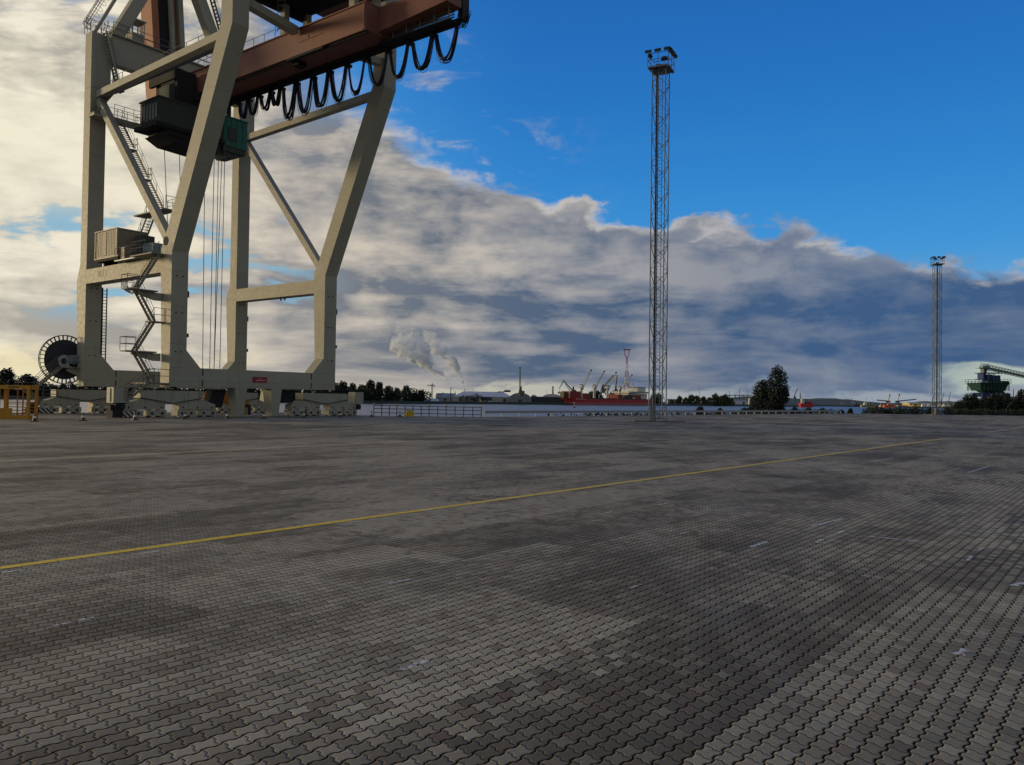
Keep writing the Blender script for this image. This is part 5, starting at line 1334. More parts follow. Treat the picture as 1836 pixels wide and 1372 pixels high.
# tower crane over the wood's end
Y_ = 1000; e = empty('tower_crane', spot(774.5, Y_), 0, 'grey tower crane standing over the blue tent', 'tower crane'); k = Y_ / FPX
hh = zat(691, 774, Y_) + 1.2
mb = MB(); lattice(mb, (0, 0, 0), (0, 0, hh), 1.6, 1.6, 16, .16); mb.build('mast', M['hblue'], e)
mb = MB(); lattice(mb, (0, 0, hh), (-9.0 * k, 0, hh), 1.1, .8, 10, .14, (0, 1, 0)); mb.build('jib', M['hblue'], e)
mb = MB(); lattice(mb, (0, 0, hh), (4.2 * k, 0, hh), 1.1, 1.0, 5, .14, (0, 1, 0)); mb.box(3.2 * k, 4.4 * k, -.6, .6, hh - 1.8, hh - .2); mb.build('counter_jib', M['hblue'], e)
mb = MB(); mb.prism([(-.7, hh), (.7, hh), (0, hh + 3.6)], -.5, .5, 'y'); mb.build('cat_head', M['hblue'], e)
Y_ = 915; e = empty('loader_arm', spot(786, Y_), 0, 'dark sloping conveyor loader above the blue grey gabled shed', 'conveyor')
mb = MB(); mb.beam((-1.0, -2, zat(709, 784, Y_) + 1.2), (6.0, -2, zat(704.4, 794, Y_) + 1.2), .8, .9); mb.build('belt_gallery', M['hblue'], e)
mb = MB(); mb.beam((0, -2, 0), (0, -2, zat(709, 784, Y_) + 1.2), .5, .5); mb.beam((3, -2, 0), (3, -2, zat(707, 789, Y_) + 1.2), .4, .4); mb.build('trestle', M['hblue'], e)

# ------------------------------------------------------------------ the red bulk carrier
S0, S1 = Vector((52.0, 842, WATER)), Vector((166.5, 970, WATER)); sdv = (S1 - S0); SL = sdv.length; sd_ = sdv.normalized()
ship = empty('bulk_carrier', S0, math.atan2(sd_.y, sd_.x), 'large red bulk carrier with four white deck cranes moored across the river', 'ship')


def st_(px):
    """metres aft of the bow of the place on the ship's side seen at this column"""
    t_ = (px - 918) / FPX; return (S0.x - t_ * S0.y) / (t_ * sd_.y - sd_.x)


def sh_(px, py):
    s_ = st_(px); p = S0 + sd_ * s_; return zat(py, px, p.y) - WATER


BW = 22.0
secs = [(13.5, .5, 10.6, .15), (16.5, 3.0, 10.4, .25), (21, 10, 9.8, .55), (28, 17.5, 8.6, .9), (38, 22, 7.2, 1.0), (SL * .5, 22, 6.7, 1.0), (SL - 18, 22, 6.6, 1.0), (SL, 18, 7.6, .8)]
mb = MB(); mbb = MB(); N_ = len(secs)
for arr, z0f, z1f in ((mbb, lambda s: -1.0, lambda s: 3.1), (mb, lambda s: 3.1, lambda s: s[2])):
    vs = []
    for s_ in secs:
        x_, b_, h_, fl = s_; lo, hi = z0f(s_), z1f(s_)
        rake = max(0, (22 - x_)) * .5 if x_ < 22 else 0
        def wd(z): return b_ * (fl + (1 - fl) * max(0, min(1, (z + 1) / (h_ + 1))))
        def xx(z): return x_ + rake * (1 - max(0, min(1, (z + 1) / (h_ + 1))))
        for z in (lo, hi):
            vs += [(xx(z), BW / 2 - wd(z) / 2, z), (xx(z), BW / 2 + wd(z) / 2, z)]
    fs = []
    for i in range(N_ - 1):
        a_, b2 = i * 4, (i + 1) * 4
        fs += [(a_, b2, b2 + 2, a_ + 2), (a_ + 1, a_ + 3, b2 + 3, b2 + 1), (a_ + 2, b2 + 2, b2 + 3, a_ + 3), (a_, a_ + 1, b2 + 1, b2)]
    fs += [(0, 2, 3, 1), ((N_ - 1) * 4, (N_ - 1) * 4 + 1, (N_ - 1) * 4 + 3, (N_ - 1) * 4 + 2)]
    arr.add(vs, fs)
hull = mb.build('hull', M['hullred'], ship); mbb.build('boot_topping', M['boot'], ship)
mb = MB(); x0_, x1_ = st_(1056), st_(1160)
for i in range(7):
    a_ = x0_ + (x1_ - x0_) * i / 7; mb.box(a_ + 1.2, a_ + (x1_ - x0_) / 7 - 1.5, 4, 18, 6.6, 8.0)
mb.box(x0_ - 3, x1_, -.05, .35, 6.7, 7.6); mb.build('hatch_cover', M['shipdark'], ship)
for pxa, pxb, pya in ((1024.5, 1043, 701.5), (1043.6, 1059, 705.2)):
    a_, b_ = st_(pxa), st_(pxb); mb = MB(); mb.box(a_ + 4, b_ + 4, 5.0 + (pxa > 1040) * .2, 16, 6.9, sh_((pxa + pxb) / 2, pya)); mb.build('cargo_screen', M['shipred'], ship)
mb = MB(); a_ = st_(1024); mb.box(a_ + 3.0, a_ + 3.9, 4.4, 4.95, 7.5, sh_(1024, 700)); mb.build('post', M['shipwhite'], ship)
mb = MB(); a_ = st_(1026); mb.box(a_ - 2.5, a_ + 2.2, 9, 14, 8.6, sh_(1022, 703)); mb.build('forecastle', M['hcrane'], ship)
for i, (pc, cy, jx, jy, by) in enumerate(((1050.7, 690.5, 1067, 665.5, 703), (1073.9, 691, 1090.7, 667, 713), (1097.3, 692, 1112, 669.5, 713.5), (1118.8, 693.5, 1140, 674, 715))):
    a_ = st_(pc); zc = sh_(pc, cy); Yp = (S0 + sd_ * a_).y; r_ = 1.35
    mb = MB(); mb.tube([(a_, 6, 6.5), (a_, 6, zc - 3)], r_, 14); mb.box(a_ - r_ * 1.25, a_ + r_ * 1.25, 6 - r_ * 1.3, 6 + r_ * 1.3, zc - 3, zc); dc = mb.build('deck_crane', M['shipwhite'], ship)
    mb = MB(); mb.box(a_ - r_, a_ + r_ * .8, 6 - r_, 6 + r_, zc + .01, zc + .7); mb.box(a_ + r_ * 1.26, a_ + r_ * 2.1, 5.2, 6.8, zc - 5.0, zc - .6); mb.build('winch', M['dark'], dc)
    p0 = Vector((a_ + r_ * 1.3, 6, zc - 3.5)); a1 = st_(jx); p1 = Vector((a1, 6, sh_(jx, jy)))
    mb = MB()
    for y_ in (-.75, .75): mb.beam(p0 + Vector((0, y_, 0)), p1 + Vector((0, y_ * .6, 0)), .5, .75)
    for t_ in (.15, .35, .55, .75): mb.beam(p0.lerp(p1, t_) + Vector((0, -.75, 0)), p0.lerp(p1, t_) + Vector((0, .75, 0)), .4, .5)
    mb.build('jib', M['shipwhite'], dc)
    mb = MB(); mb.beam(p1, p1 + (p1 - p0).normalized() * 1.6, 1.6, 1.0); mb.build('jib_head', M['dark'], dc)
    mb = MB(); mb.tube([(a_, 6, zc + .6), p1], .1, 4); mb.build('stay', M['dark'], dc)
for pxa, pxb, pya, mk in ((1109, 1116.5, 707.5, 'shipred'), (1122, 1133, 708.5, 'shipdark'), (1134, 1150, 709, 'shipred')):
    a_, b_ = st_(pxa), st_(pxb); mb = MB(); mb.box(a_, b_, .3, 15, 6.8, sh_((pxa + pxb) / 2, pya)); mb.build('deck_cargo', M[mk], ship)
mb = MB(); a_ = st_(1137); n = 10
mb.prism([(a_ + 3.2 * math.cos(math.pi * i / n), 7.4 + 2.3 * math.sin(math.pi * i / n)) for i in range(n + 1)], .18, .29, 'y'); mb.build('emblem', M['ochrewall'], ship)
mb = MB()
for j in range(3):
    pts = [(st_(1140) + j * 2.6 + t_ * 4.0, .24, 7.6 + j * .5 + math.sin(t_ * 3) * 1.1) for t_ in [i / 8 for i in range(9)]]; mb.tube(pts, .16, 4)
mb.build('emblem_stripe', M['boot'], ship)
a0, a1 = st_(1127), st_(1163)
mb = MB(); mb.box(a0 + 2, a1, 2, 20, 6.5, sh_(1145, 706)); mb.box(a0, a1 - 1, -1.0, 23, sh_(1145, 705.5), sh_(1145, 702.5)); mb.box(st_(1150), a1, 4, 18, sh_(1155, 702.4), sh_(1155, 695.8)); sup = mb.build('superstructure', M['shipwhite'], ship)
mb = MB()
zw = sh_(1145, 704.6)
for i in range(12): mb.box(a0 + 1.2 + i * (a1 - a0 - 3) / 12, a0 + 1.2 + (i + .7) * (a1 - a0 - 3) / 12, -1.05, -1.003, zw, zw + .9)
mb.box(st_(1150) - .3, a1 + .3, 3.7, 18.3, sh_(1155, 695.7), sh_(1155, 694.6)); mb.build('window_band', M['shipdark'], sup)
mb = MB(); am = st_(1147.8); mb.tube([(am, 10, sh_(1147.8, 702)), (am, 10, sh_(1147.8, 686.5))], .45, 8); mb.box(am - 2.2, am + 2.4, 9.6, 10.4, sh_(1147.8, 690.3), sh_(1147.8, 689.6)); mb.box(am - 1.4, am + 1.8, 9.6, 10.4, sh_(1147.8, 687.6), sh_(1147.8, 687.0)); mb.build('radar_mast', M['shipwhite'], sup)
mb = MB(); mb.box(a1 - 6, a1 - 1, 6, 16, sh_(1160, 703), sh_(1160, 700)); mb.build('funnel', M['shipred'], sup)
mb = MB(); xs_ = st_(1033)
for i, w_ in enumerate((1.0, .8, 1.1, .9, .9, 1.1, .8, 1.0, 1.0)):
    s_ = xs_ + i * 1.9; yy = BW / 2 - 22 / 2 * (1.0 if s_ > 30 else .86)
    mb.box(s_, s_ + w_ * 1.3, -.12, -.02, 6.0, 6.9)
mb.build('name_lettering', M['palet'], ship)
# channel marker buoy in front of the ship
by = empty('marker_buoy', at(1029.5, 729.5, 560), 0, 'small dark spar buoy floating in front of the ship bow', 'buoy'); by.location.z = WATER
mb = MB(); mb.tube([(0, 0, -.4), (0, 0, .9)], .9, 12, r2=.6); mb.build('float', M['black'], by)
mb = MB(); mb.tube([(0, 0, .9), (0, 0, 3.6)], .13, 6); mb.tube([(0, 0, 3.2), (0, 0, 4.0)], .35, 8); mb.build('topmark', M['palet'], by)

# red and white power pylon far behind the ship
Y_ = 1700; e = empty('power_pylon', spot(1123, Y_, -1), 0, 'tall red and white lattice pylon with forked head behind the ship', 'pylon'); k = Y_ / FPX
zn = zat(642, 1123, Y_) + 1; zt = zat(627, 1123, Y_) + 1; nb = 7
for i in range(nb):
    t0, t1 = i / nb, (i + 1) / nb; wv = lambda t: 11 * (1 - t) ** 1.3 + 2.6
    mb = MB(); lattice(mb, (0, 0, zn * t0), (0, 0, zn * t1), wv(t0), wv(t1), 3, .38); mb.build('tower_section', M['pylonr' if i % 2 == 0 else 'pylonw'], e)
mb = MB()
for s_ in (-1, 1): mb.tube([(0, 0, zn), (s_ * 3.4 * k, 0, zn + (zt - zn) * .35), (s_ * 4.4 * k, 0, zt)], .8, 6)
mb.build('forked_arm', M['pylonr'], e)
mb = MB(); lattice(mb, (-6.2 * k, 0, zt), (6.2 * k, 0, zt), 1.6, 1.6, 10, .35); mb.box(-6.4 * k, -5.2 * k, -.5, .5, zt, zt + 2.2); mb.box(5.2 * k, 6.4 * k, -.5, .5, zt, zt + 2.2); mb.build('cross_arm', M['pylonr'], e)

# blue gantries between the trees
for i, px in enumerate((1304, 1322, 1337)):
    Y_ = 1420; e = empty('container_gantry', spot(px, Y_, -1), 0, ('hazy blue gantry crane right above the yellow tree', 'hazy blue gantry crane with raised boom between the yellow tree and the silo', 'hazy blue gantry crane just left of the white silo')[i], 'gantry crane', 'gantry cranes beyond the row of trees'); k = Y_ / FPX
    h = zat(709, px, Y_) + 1
    for x_ in (-3.5, 3.5):
        mb = MB(); mb.box(x_ - .4, x_ + .4, -3, -2.2, 0, h); mb.box(x_ - .4, x_ + .4, 2.2, 3, 0, h); mb.build('leg', M['hblue'], e)
    mb = MB(); lattice(mb, (-8, 0, h), (9, 0, h), 1.6, 1.6, 10, .25); mb.build('main_girder', M['hblue'], e)
    mb = MB(); mb.beam((3.5, 0, h), (4.0, 0, h + 8 + (i == 1) * 4), .6, .6); mb.beam((4, 0, h + 8), (-6, 0, h + .5), .25, .25); mb.build('apex_mast', M['hblue'], e)
shed('white_terminal', 1308, 1342, 1380, 719, 716.8, 30, 'roofpale', 'wallblue', 'low white terminal shed below the hazy blue gantries', 'shed', 'gable')

# red harbour crane and black ship right of the trees
jib_crane('dock_crane', 1424.5, 722, 1150, (1429.5, 697), 'slender red dock crane just right of the two dark trees', ('hblue', 'pylonr'), .62)
bs = empty('moored_freighter', spot(1447, 1075, WATER), 0, 'red and black moored freighter right of the two dark trees', 'ship'); k = 1075 / FPX
mb = MB(); mb.prism([(-10 * k, 0), (-11.5 * k, 5.5), (-6 * k, 5.0), (8 * k, 5.0), (11 * k, 6.0), (10.4 * k, 0)], 0, 9, 'y'); mb.build('hull', M['hullred'], bs)
mb = MB(); mb.box(-9 * k, -4 * k, 1.5, 7.5, 5.2, 9.5); mb.box(-8 * k, -5 * k, 2, 7, 9.51, 11); mb.build('wheelhouse', M['shipwhite'], bs)
mb = MB(); mb.tube([(-10.4 * k, 4, 5), (-10.4 * k, 4, 19)], .5, 6); mb.beam((-10.4 * k, 4, 16), (-5 * k, 4, 9), .4, .4); mb.tube([(0, 4, 5), (0, 4, 11)], .3, 6); mb.build('derrick', M['shipdark'], bs)
mb = MB(); mb.box(-2 * k, 9 * k, 1, 8, 5.0, 7.2); mb.build('deck_cargo', M['shipred'], bs)

# far blue hills and harbour
mt, N, b = material('far_wooded_hill'); co = N.n('ShaderNodeTexCoord').outputs['Object']
N.put(b.inputs['Base Color'], N.mix(N.noise(co, .02, 5), (.035, .06, .07), (.06, .085, .09))); b.inputs['Roughness'].default_value = 1.0
M['hill'] = mt
mb = MB(); vs = []; n = 60; r_ = random.Random(3)
for i in range(n + 1):
    px = 1300 + 600 * i / n; t_ = i / n; h = 25 + 10 * math.sin(t_ * 9) + r_.uniform(-2.5, 2.5) + 6 * math.sin(t_ * 23)
    p = at(px, 720, 4600 + 300 * math.sin(t_ * 4)); vs.append((p.x, p.y, h))
vs2 = [(x_, y_ - 500, WATER - 1) for x_, y_, _ in vs]; vs3 = [(x_ * 1.2, y_ + 900, WATER) for x_, y_, _ in vs]
mb.add(vs + vs2 + vs3, [(i, i + 1, n + 2 + i, n + 1 + i) for i in range(n)] + [(i + 1, i, 2 * n + 2 + i, 2 * n + 3 + i) for i in range(n)])
tag(mb.build('far_wooded_hills', M['hill'], fix=True), kind='structure')


def boat(name, px0, px1, Y_, top_y, hullm, label, house=None):
    c_ = (px0 + px1) / 2; e = empty(name, spot(c_, Y_, WATER), 0, label, 'ship'); k = Y_ / FPX; w = (px1 - px0) * k; h = zat(top_y, c_, Y_) - WATER
    mb = MB(); mb.prism([(-w * .48, 0), (-w / 2, h * 1.05), (-w * .3, h * .85), (w * .3, h * .8), (w / 2, h), (w * .46, 0)], 0, 8, 'y'); mb.build('hull', M[hullm], e)
    if house:
        x_, ty, hm = house; zt = zat(ty, px0 + (px1 - px0) * (x_ + .5), Y_) - WATER
        mb = MB(); mb.box(w * x_ - w * .10, w * x_ + w * .10, 1.5, 7, h * .8, zt * .8); mb.box(w * x_ - w * .07, w * x_ + w * .07, 2, 6, zt * .8, zt); mb.tube([(w * x_, 4, zt), (w * x_, 4, zt + 4)], .3, 6); mb.build('wheelhouse', M[hm], e)
    mb = MB(); mb.box(-w * .25, w * .28, .8, 7, h * .78, h * .95); mb.build('deck', M['shipdark'], e)
    return e


boat('tanker', 1545, 1572, 1480, 726.3, 'hcraneg', 'pale green tanker in the far harbour left of the orange ship', (-.2, 722, 'shipwhite'))
boat('barge', 1567, 1583, 1440, 729.5, 'shipred', 'low red barge just left of the bright orange ship', (.35, 727, 'shipwhite'))
boat('tug_ship', 1586, 1606, 1430, 726.6, 'shiporange', 'bright orange ship in the far harbour', (-.05, 724, 'shiporange'))


def ship_crane(px, tip, bx, by_, bx2, by2, Y_, label):
    e = empty('shore_crane', spot(px, Y_, -1), 0, label, 'harbour crane', 'cranes of the far harbour'); k = Y_ / FPX; f = lambda x, y: Vector(((x - px) * k, 0, zat(y, x, Y_) + 1))
    for x_ in (-2.2, 2.2):
        mb = MB(); mb.beam((x_, 0, 0), (x_ * .5, 0, f(px, 722).z), .8, .8); mb.build('leg', M['hblue'], e)
    mb = MB(); mb.box(-3.5, 3.5, -2, 2, f(px, 722).z, f(px, 718.5).z); mb.build('machine_house', M['hblue'], e)
    mb = MB(); mb.beam(f(px, 719), f(*tip), 1.5, 1.5); tw = mb.build('mast', M['shipwhite'], e)
    mb = MB(); mb.beam(f(tip[0] - .2, tip[1] + 2), f(tip[0] + .3, tip[1] - 1.5), 1.7, 1.7); mb.build('mast_head', M['dark'], tw)
    mb = MB(); lattice(mb, f(bx, by_), f(bx2, by2), 1.5, 1.2, 10, .3); mb.beam(f(bx, by_), f(bx2, by2), .5, .5); mb.build('boom', M['hblue'], e)
    return e


ship_crane(1592, (1595, 709), 1572, 717.5, 1594, 719.5, 1470, 'far crane with white mast and long boom over the orange ship')
ship_crane(1609, (1612, 708), 1606, 720, 1643, 716, 1480, 'far crane with white mast and boom reaching right, left of the ochre shed')
shed('ochre_shed', 1631, 1652, 1560, 723.2, 721.8, 30, 'ochrewall', 'roofpale', 'sunlit ochre shed in the far harbour', 'shed', 'gable')
shed('white_shed', 1652.5, 1672, 1570, 723.6, 722.4, 30, 'white', 'roofpale', 'sunlit white shed right of the ochre shed', 'shed', 'gable')
shed('low_white_shed', 1612, 1630, 1540, 728.5, 726.8, 20, 'white', 'ochrewall', 'low pale shed between the orange ship and the ochre shed', 'shed', 'gable')
shed('domed_store', 1691, 1716, 1600, 727.5, 722.0, 25, 'wallblue', 'wallblue', 'grey domed store right of the distant light mast', 'shed', 'arch')
shed('pale_store', 1713, 1724, 1590, 726.5, 722.5, 15, 'white', 'roofpale', 'pale store partly behind the largest rounded bush', 'shed', 'gable')
jib_crane('dock_crane', 1671, 730, 1560, (1675.5, 706), 'dark dock crane just left of the distant light mast', ('hcrane', 'hcrane'), .62)
jib_crane('dock_crane', 1688, 730, 1560, (1692.5, 705), 'dark dock crane just right of the distant light mast', ('hcrane', 'hcrane'), .62)
jib_crane('dock_crane', 1701, 730, 1560, (1704, 704), 'dock crane with a thin red jib left of the rounded bushes', ('hcraneg', 'pylonr'), .62)
for i, (px, w_, ht) in enumerate(((1508, 5, 721), (1527, 6, 717))):
    e = empty('conveyor_gantry', spot(px, 1500, -1), 0, ('small slanted conveyor beyond the end of the guard rail', 'larger slanted conveyor left of the pale green tanker')[i], 'conveyor'); k = 1500 / FPX; h = zat(ht, px, 1500) + 1
    mb = MB(); mb.beam((0, 0, h), (w_ * k, 0, 2.5), 1.2, 1.4); mb.build('belt_gallery', M['galv'], e)
    mb = MB(); mb.beam((0, 0, 0), (0, 0, h + 2), .7, .7); mb.build('trestle', M['hblue'], e)
for i, (px, ty, nm) in enumerate(((1553, 712, 'slim mast above the pale green tanker'), (1565, 716, 'short mast right of the slim mast above the tanker'), (1652, 719.5, 'short white mast on the ochre and white sheds'))):
    chimney('signal_mast', px, ty, 1600, .35, .2, 'galvd', nm, 'mast')
r_ = random.Random(8)
heaps = ['left of the pale green tanker', 'behind the pale green tanker', 'between the red barge and the orange ship', 'behind the two white masted cranes', 'in front of the ochre shed', 'in front of the white shed', 'below the distant light mast', 'left of the grey domed store']
for i, px in enumerate((1538, 1562, 1584, 1618, 1640, 1660, 1680, 1696)):
    e = empty('quay_stack', spot(px, 1545 - (i % 3) * 20, -1.5), 0, ('dark heap of quay cargo ' if i < 4 else 'pale stack of quay cargo ') + heaps[i], 'cargo stack')
    for j in range(7):
        mb = MB(); x_ = r_.uniform(-8, 8); w_ = r_.uniform(1.5, 4); mb.box(x_, x_ + w_, j * .8, j * .8 + r_.uniform(2, 5), 0, r_.uniform(1.5, 4.6)); mb.build('stacked_cargo', M[('darkwall', 'hblue', 'darkwall', 'darkwall', 'ochrewall', 'white', 'shipwhite', 'shipwhite')[i]], e)

# green hopper tower with its conveyor, and the control tower behind the bushes
HY = 262; hp = empty('hopper_tower', spot(1785, HY, -1), 0, 'green and blue loading hopper tower standing behind the dark bushes', 'hopper tower'); k = HY / FPX
fz = lambda y, x=1785: zat(y, x, HY) + 1
fx = lambda x: (x - 1785) * k
for x_ in (1754, 1775, 1800):
    for y_ in (-2.5, 2.5):
        mb = MB(); mb.box(fx(x_) - .32, fx(x_) + .32, y_ - .3, y_ + .3, 0, fz(707)); mb.build('leg', M['hopblue'], hp)
mb = MB()
for y_ in (706.5, 710, 718):
    for s_ in (-2.5, 2.5): mb.box(fx(1752), fx(1802), s_ - .22, s_ + .22, fz(y_) - .28, fz(y_) + .28)
for s_ in (-2.5, 2.5): mb.beam((fx(1754), s_, 1), (fx(1775), s_, fz(710)), .25, .25)
mb.build('cross_beam', M['hopblue'], hp)
mb = MB(); mb.add([(fx(1745), -3.6, fz(688)), (fx(1797), -3.6, fz(688)), (fx(1797), 3.6, fz(688)), (fx(1745), 3.6, fz(688)), (fx(1750), -2.6, fz(701)), (fx(1793), -2.6, fz(701)), (fx(1793), 2.6, fz(701)), (fx(1750), 2.6, fz(701))], [(0, 1, 2, 3), (7, 6, 5, 4), (0, 4, 5, 1), (1, 5, 6, 2), (2, 6, 7, 3), (3, 7, 4, 0)])
mb.add([(fx(1756), -2, fz(701.1)), (fx(1772), -2, fz(701.1)), (fx(1772), 2, fz(701.1)), (fx(1756), 2, fz(701.1)), (fx(1761), -.8, fz(706)), (fx(1767), -.8, fz(706)), (fx(1767), .8, fz(706)), (fx(1761), .8, fz(706))], [(0, 1, 2, 3), (7, 6, 5, 4), (0, 4, 5, 1), (1, 5, 6, 2), (2, 6, 7, 3), (3, 7, 4, 0)])
mb.box(fx(1776), fx(1793), -2.2, 2.2, fz(705.8), fz(701.15)); mb.build('hopper', M['hopgreen'], hp)
for s_ in (-3.7, 3.7):
    mb = MB()
    for i in range(9):
        x_ = fx(1747 + i * 6.2); mb.box(x_ - .09, x_ + .09, s_ - .09, s_ + .09, fz(701), fz(685))
    for y_ in (690, 694.5, 698): mb.box(fx(1745), fx(1797), s_ - .1, s_ + .1, fz(y_) - .12, fz(y_) + .12)
    mb.build('stiffener', M['hopgreen'], hp)
mb = MB(); mb.box(fx(1743), fx(1799), -4.2, 4.2, fz(688) + .01, fz(688) + .15); wkp = mb.build('walkway', M['hopgreen'], hp)
mb = MB()
for s_ in (-4.1, 4.1): mb.grid_rail([(fx(1743), s_, fz(688) + .15), (fx(1799), s_, fz(688) + .15)], 1.15, .06, 1.1)
mb.build('handrail', M['hopgreen'], wkp)
mb = MB(); mb.box(fx(1755), fx(1776), -2.4, 2.4, fz(681.5), fz(680)); mb.box(fx(1755), fx(1788), -2.6, 2.6, fz(670), fz(668.8)); mb.box(fx(1757), fx(1763), -1.5, 1.5, fz(680), fz(670.1)); mb.box(fx(1766), fx(1775), -1.5, 1.5, fz(688) + .16, fz(681.6)); mb.box(fx(1776.2), fx(1787), -2.0, 2.0, fz(688) + .16, fz(673.5)); mb.box(fx(1764), fx(1774), -1.8, 1.8, fz(680) + .01, fz(672)); mb.build('transfer_house', M['hopblue'], hp)
mb = MB(); mb.grid_rail([(fx(1751), -2.5, fz(668.8)), (fx(1776), -2.5, fz(668.8))], 1.1, .05, 1.0); mb.grid_rail([(fx(1776), -2.5, fz(673.5)), (fx(1794), -2.5, fz(673.5))], 1.1, .05, 1.0)
for x_ in (1756, 1765, 1774): mb.box(fx(x_) - .12, fx(x_) + .12, -2.5, -2.3, fz(688), fz(668.8))
mb.build('handrail', M['hopblue'], hp)
mb = MB(); mb.box(fx(1759), fx(1770), -1.2, 1.2, fz(661.5), fz(657)); mb.box(fx(1760.5), fx(1762), -.9, .9, fz(668.7), fz(661.6)); mb.box(fx(1765), fx(1766.5), -.9, .9, fz(668.7), fz(661.6)); mb.beam((fx(1763), 0, fz(668.7)), (fx(1772), 0, fz(662)), .25, .25); mb.build('head_chute', M['galgreen'], hp)
# right-hand green balcony
mb = MB(); mb.box(fx(1786), fx(1797.5), -3.4, 3.4, fz(688) - .5, fz(684)); mb.build('balcony', M['hopgreen'], hp)
cg = empty('conveyor_gallery', spot(1765, HY, -1), 0, 'long pale green lattice conveyor gallery sloping down to the right', 'conveyor gallery')
gx = lambda x: (x - 1765) * k
q0, q1 = Vector((gx(1762), 0, zat(656.5, 1762, HY) + 1)), Vector((gx(1900), 0, zat(688, 1900, HY) + 1))
mb = MB(); dv = (q1 - q0); n = 26; hgt_ = 1.35
for s_ in (-1.0, 1.0):
    for o_ in (-hgt_ / 2, hgt_ / 2): mb.beam(q0 + Vector((0, s_, o_)), q1 + Vector((0, s_, o_)), .14, .16)
    for i in range(n):
        a_, b_ = q0 + dv * (i / n), q0 + dv * ((i + 1) / n)
        mb.beam(a_ + Vector((0, s_, -hgt_ / 2)), b_ + Vector((0, s_, hgt_ / 2)), .07, .07); mb.beam(a_ + Vector((0, s_, -hgt_ / 2)), a_ + Vector((0, s_, hgt_ / 2)), .07, .08)
mb.build('truss', M['galgreen'], cg)
mb = MB(); mb.beam(q0 + Vector((0, 0, -.25)), q1 + Vector((0, 0, -.25)), 1.7, .5); mb.build('belt', M['galvd'], cg)
mb = MB(); mb.box(gx(1890) - .3, gx(1890) + .3, -1, 1, 0, zat(685.5, 1890, HY) + .3); mb.build('trestle', M['galgreen'], cg)
mb = MB(); mb.grid_rail([q0 + Vector((-1.6, -1.3, -.6)), q0 + Vector((1.2, -1.3, -.6))], 1.2, .04, .8); mb.box(q0.x - 1.7, q0.x + 1.2, -1.4, 1.4, q0.z - .72, q0.z - .6); mb.build('head_platform', M['galgreen'], cg)

ct = empty('control_tower', spot(1817, 700, -1), 0, 'pale round control tower with a needle antenna right of the hopper tower', 'tower'); k2 = 700 / FPX; f2 = lambda y: zat(y, 1817, 700) + 1
mb = MB(); mb.tube([(0, 0, 0), (0, 0, f2(717))], 1.6, 14, r2=1.2); mb.build('shaft', M['wallblue'], ct)
mb = MB(); mb.tube([(0, 0, f2(717)), (0, 0, f2(714.8))], 2.4, 18, r2=3.4); mb.tube([(0, 0, f2(714.7)), (0, 0, f2(713))], 3.5, 18, r2=3.0); mb.build('lookout_ring', M['wallblue'], ct)
mb = MB(); mb.tube([(0, 0, f2(713)), (0, 0, f2(696))], .42, 6, r2=.15); mb.build('antenna', M['dark'], ct)
shed('quay_store', 1802, 1829, 690, 723, 722.2, 12, 'roofpale', 'wallgrey', 'low pale store at the foot of the control tower', 'shed', 'gable', base=-1.5)

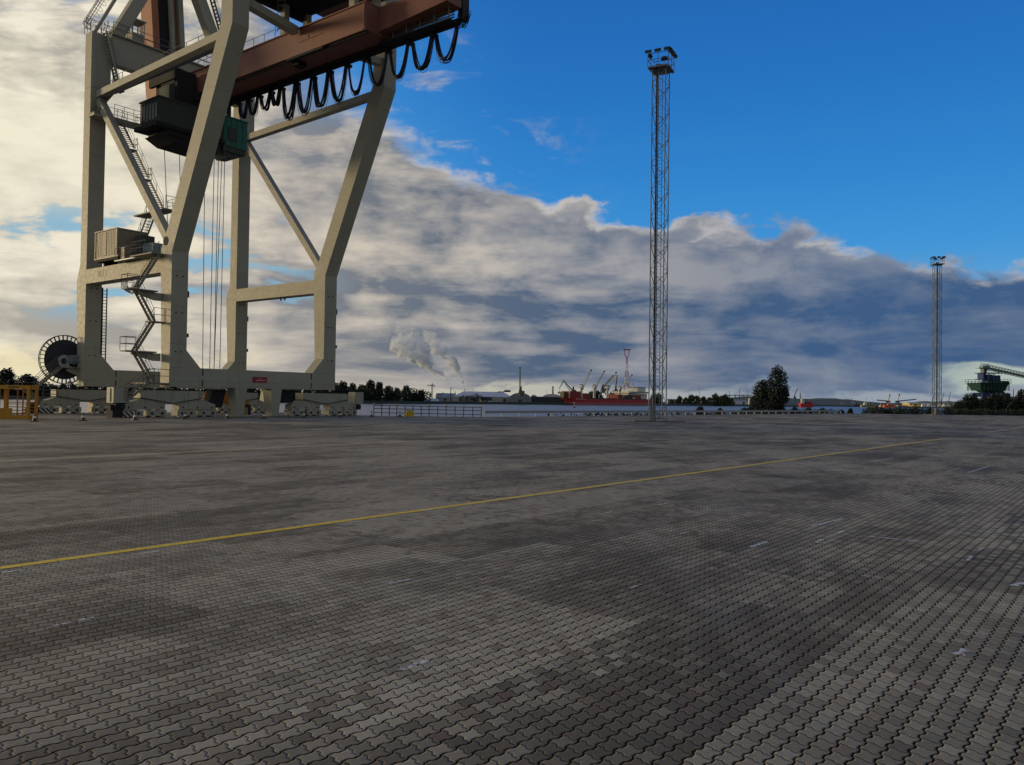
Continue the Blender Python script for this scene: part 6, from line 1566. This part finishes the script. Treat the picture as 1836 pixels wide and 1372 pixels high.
# ------------------------------------------------------------------ steam plumes
mt = bpy.data.materials.new('steam'); mt.use_nodes = True; nt = mt.node_tree; nt.nodes.clear(); N = NT(nt)
vol = N.n('ShaderNodeVolumePrincipled'); out = N.n('ShaderNodeOutputMaterial'); nt.links.new(vol.outputs[0], out.inputs['Volume'])
tcn = N.n('ShaderNodeTexCoord'); co = tcn.outputs['Object']
at_r = N.n('ShaderNodeAttribute', attribute_type='OBJECT', attribute_name='["thick"]')
nz = N.noise(co, .085, 6, .62, .6); nz2 = N.noise(co, .03, 3, .5)
zc_ = N.sep(co)[2]
dens = N.m('MULTIPLY', N.mr(N.m('ADD', N.m('MULTIPLY', nz, .7), N.m('MULTIPLY', nz2, .3)), .455, .655), N.m('MULTIPLY', at_r.outputs['Fac'], N.mr(zc_, 8.0, 60.0, 4.5, 0.8)))
N.put(vol.inputs['Density'], dens); vol.inputs['Color'].default_value = (.93, .97, 1.0, 1); vol.inputs['Anisotropy'].default_value = .2
M['steam'] = mt


def plume(path, Y_, label):
    """a chain of soft volumes along the drift of the steam"""
    pts = [(at(x_, y_, Y_), r_ / FPX * Y_) for x_, y_, r_ in path]
    mb = MB(); dense = []
    for i in range(len(pts) - 1):
        for j in range(4):
            t_ = j / 4; dense.append((pts[i][0].lerp(pts[i + 1][0], t_), pts[i][1] * (1 - t_) + pts[i + 1][1] * t_))
    dense.append(pts[-1]); n = 14; vs = []; fs = []
    for i, (p, r_) in enumerate(dense):
        a_ = dense[max(0, i - 1)][0]; b_ = dense[min(len(dense) - 1, i + 1)][0]; d_ = (b_ - a_).normalized(); s_ = d_.cross(Vector((0, 1, 0))).normalized(); u_ = Vector((0, 1, 0))
        rr = r_ * rnd.uniform(.85, 1.15)
        vs += [p + s_ * math.cos(2 * math.pi * j / n) * rr + u_ * math.sin(2 * math.pi * j / n) * rr for j in range(n)]
    for i in range(len(dense) - 1):
        fs += [(i * n + j, i * n + (j + 1) % n, (i + 1) * n + (j + 1) % n, (i + 1) * n + j) for j in range(n)]
    fs += [tuple(range(n)), tuple((len(dense) - 1) * n + j for j in range(n))]
    mb.add(vs, fs); o = mb.build('steam_plume', M['steam'], smooth=True)
    return tag(o, label, 'steam', 'steam plumes', 'stuff')


a_ = plume([(816, 701.5, .8), (808, 693, 2.2), (796, 684, 5.5), (787, 672, 8.5), (776, 660, 9), (764, 648, 15), (748, 630, 25), (728, 614, 30), (706, 606, 22)], 960, 'left steam plume drifting from the warehouse stack, wide and pale at its top')
a_['thick'] = .55
a_ = plume([(833, 698, .8), (829, 686, 2.5), (824, 672, 6), (816, 658, 9), (806, 642, 10), (794, 630, 12), (780, 620, 16), (765, 606, 17), (752, 598, 12)], 1015, 'right steam plume rising in a narrow leaning column behind the warehouse')
a_['thick'] = .55
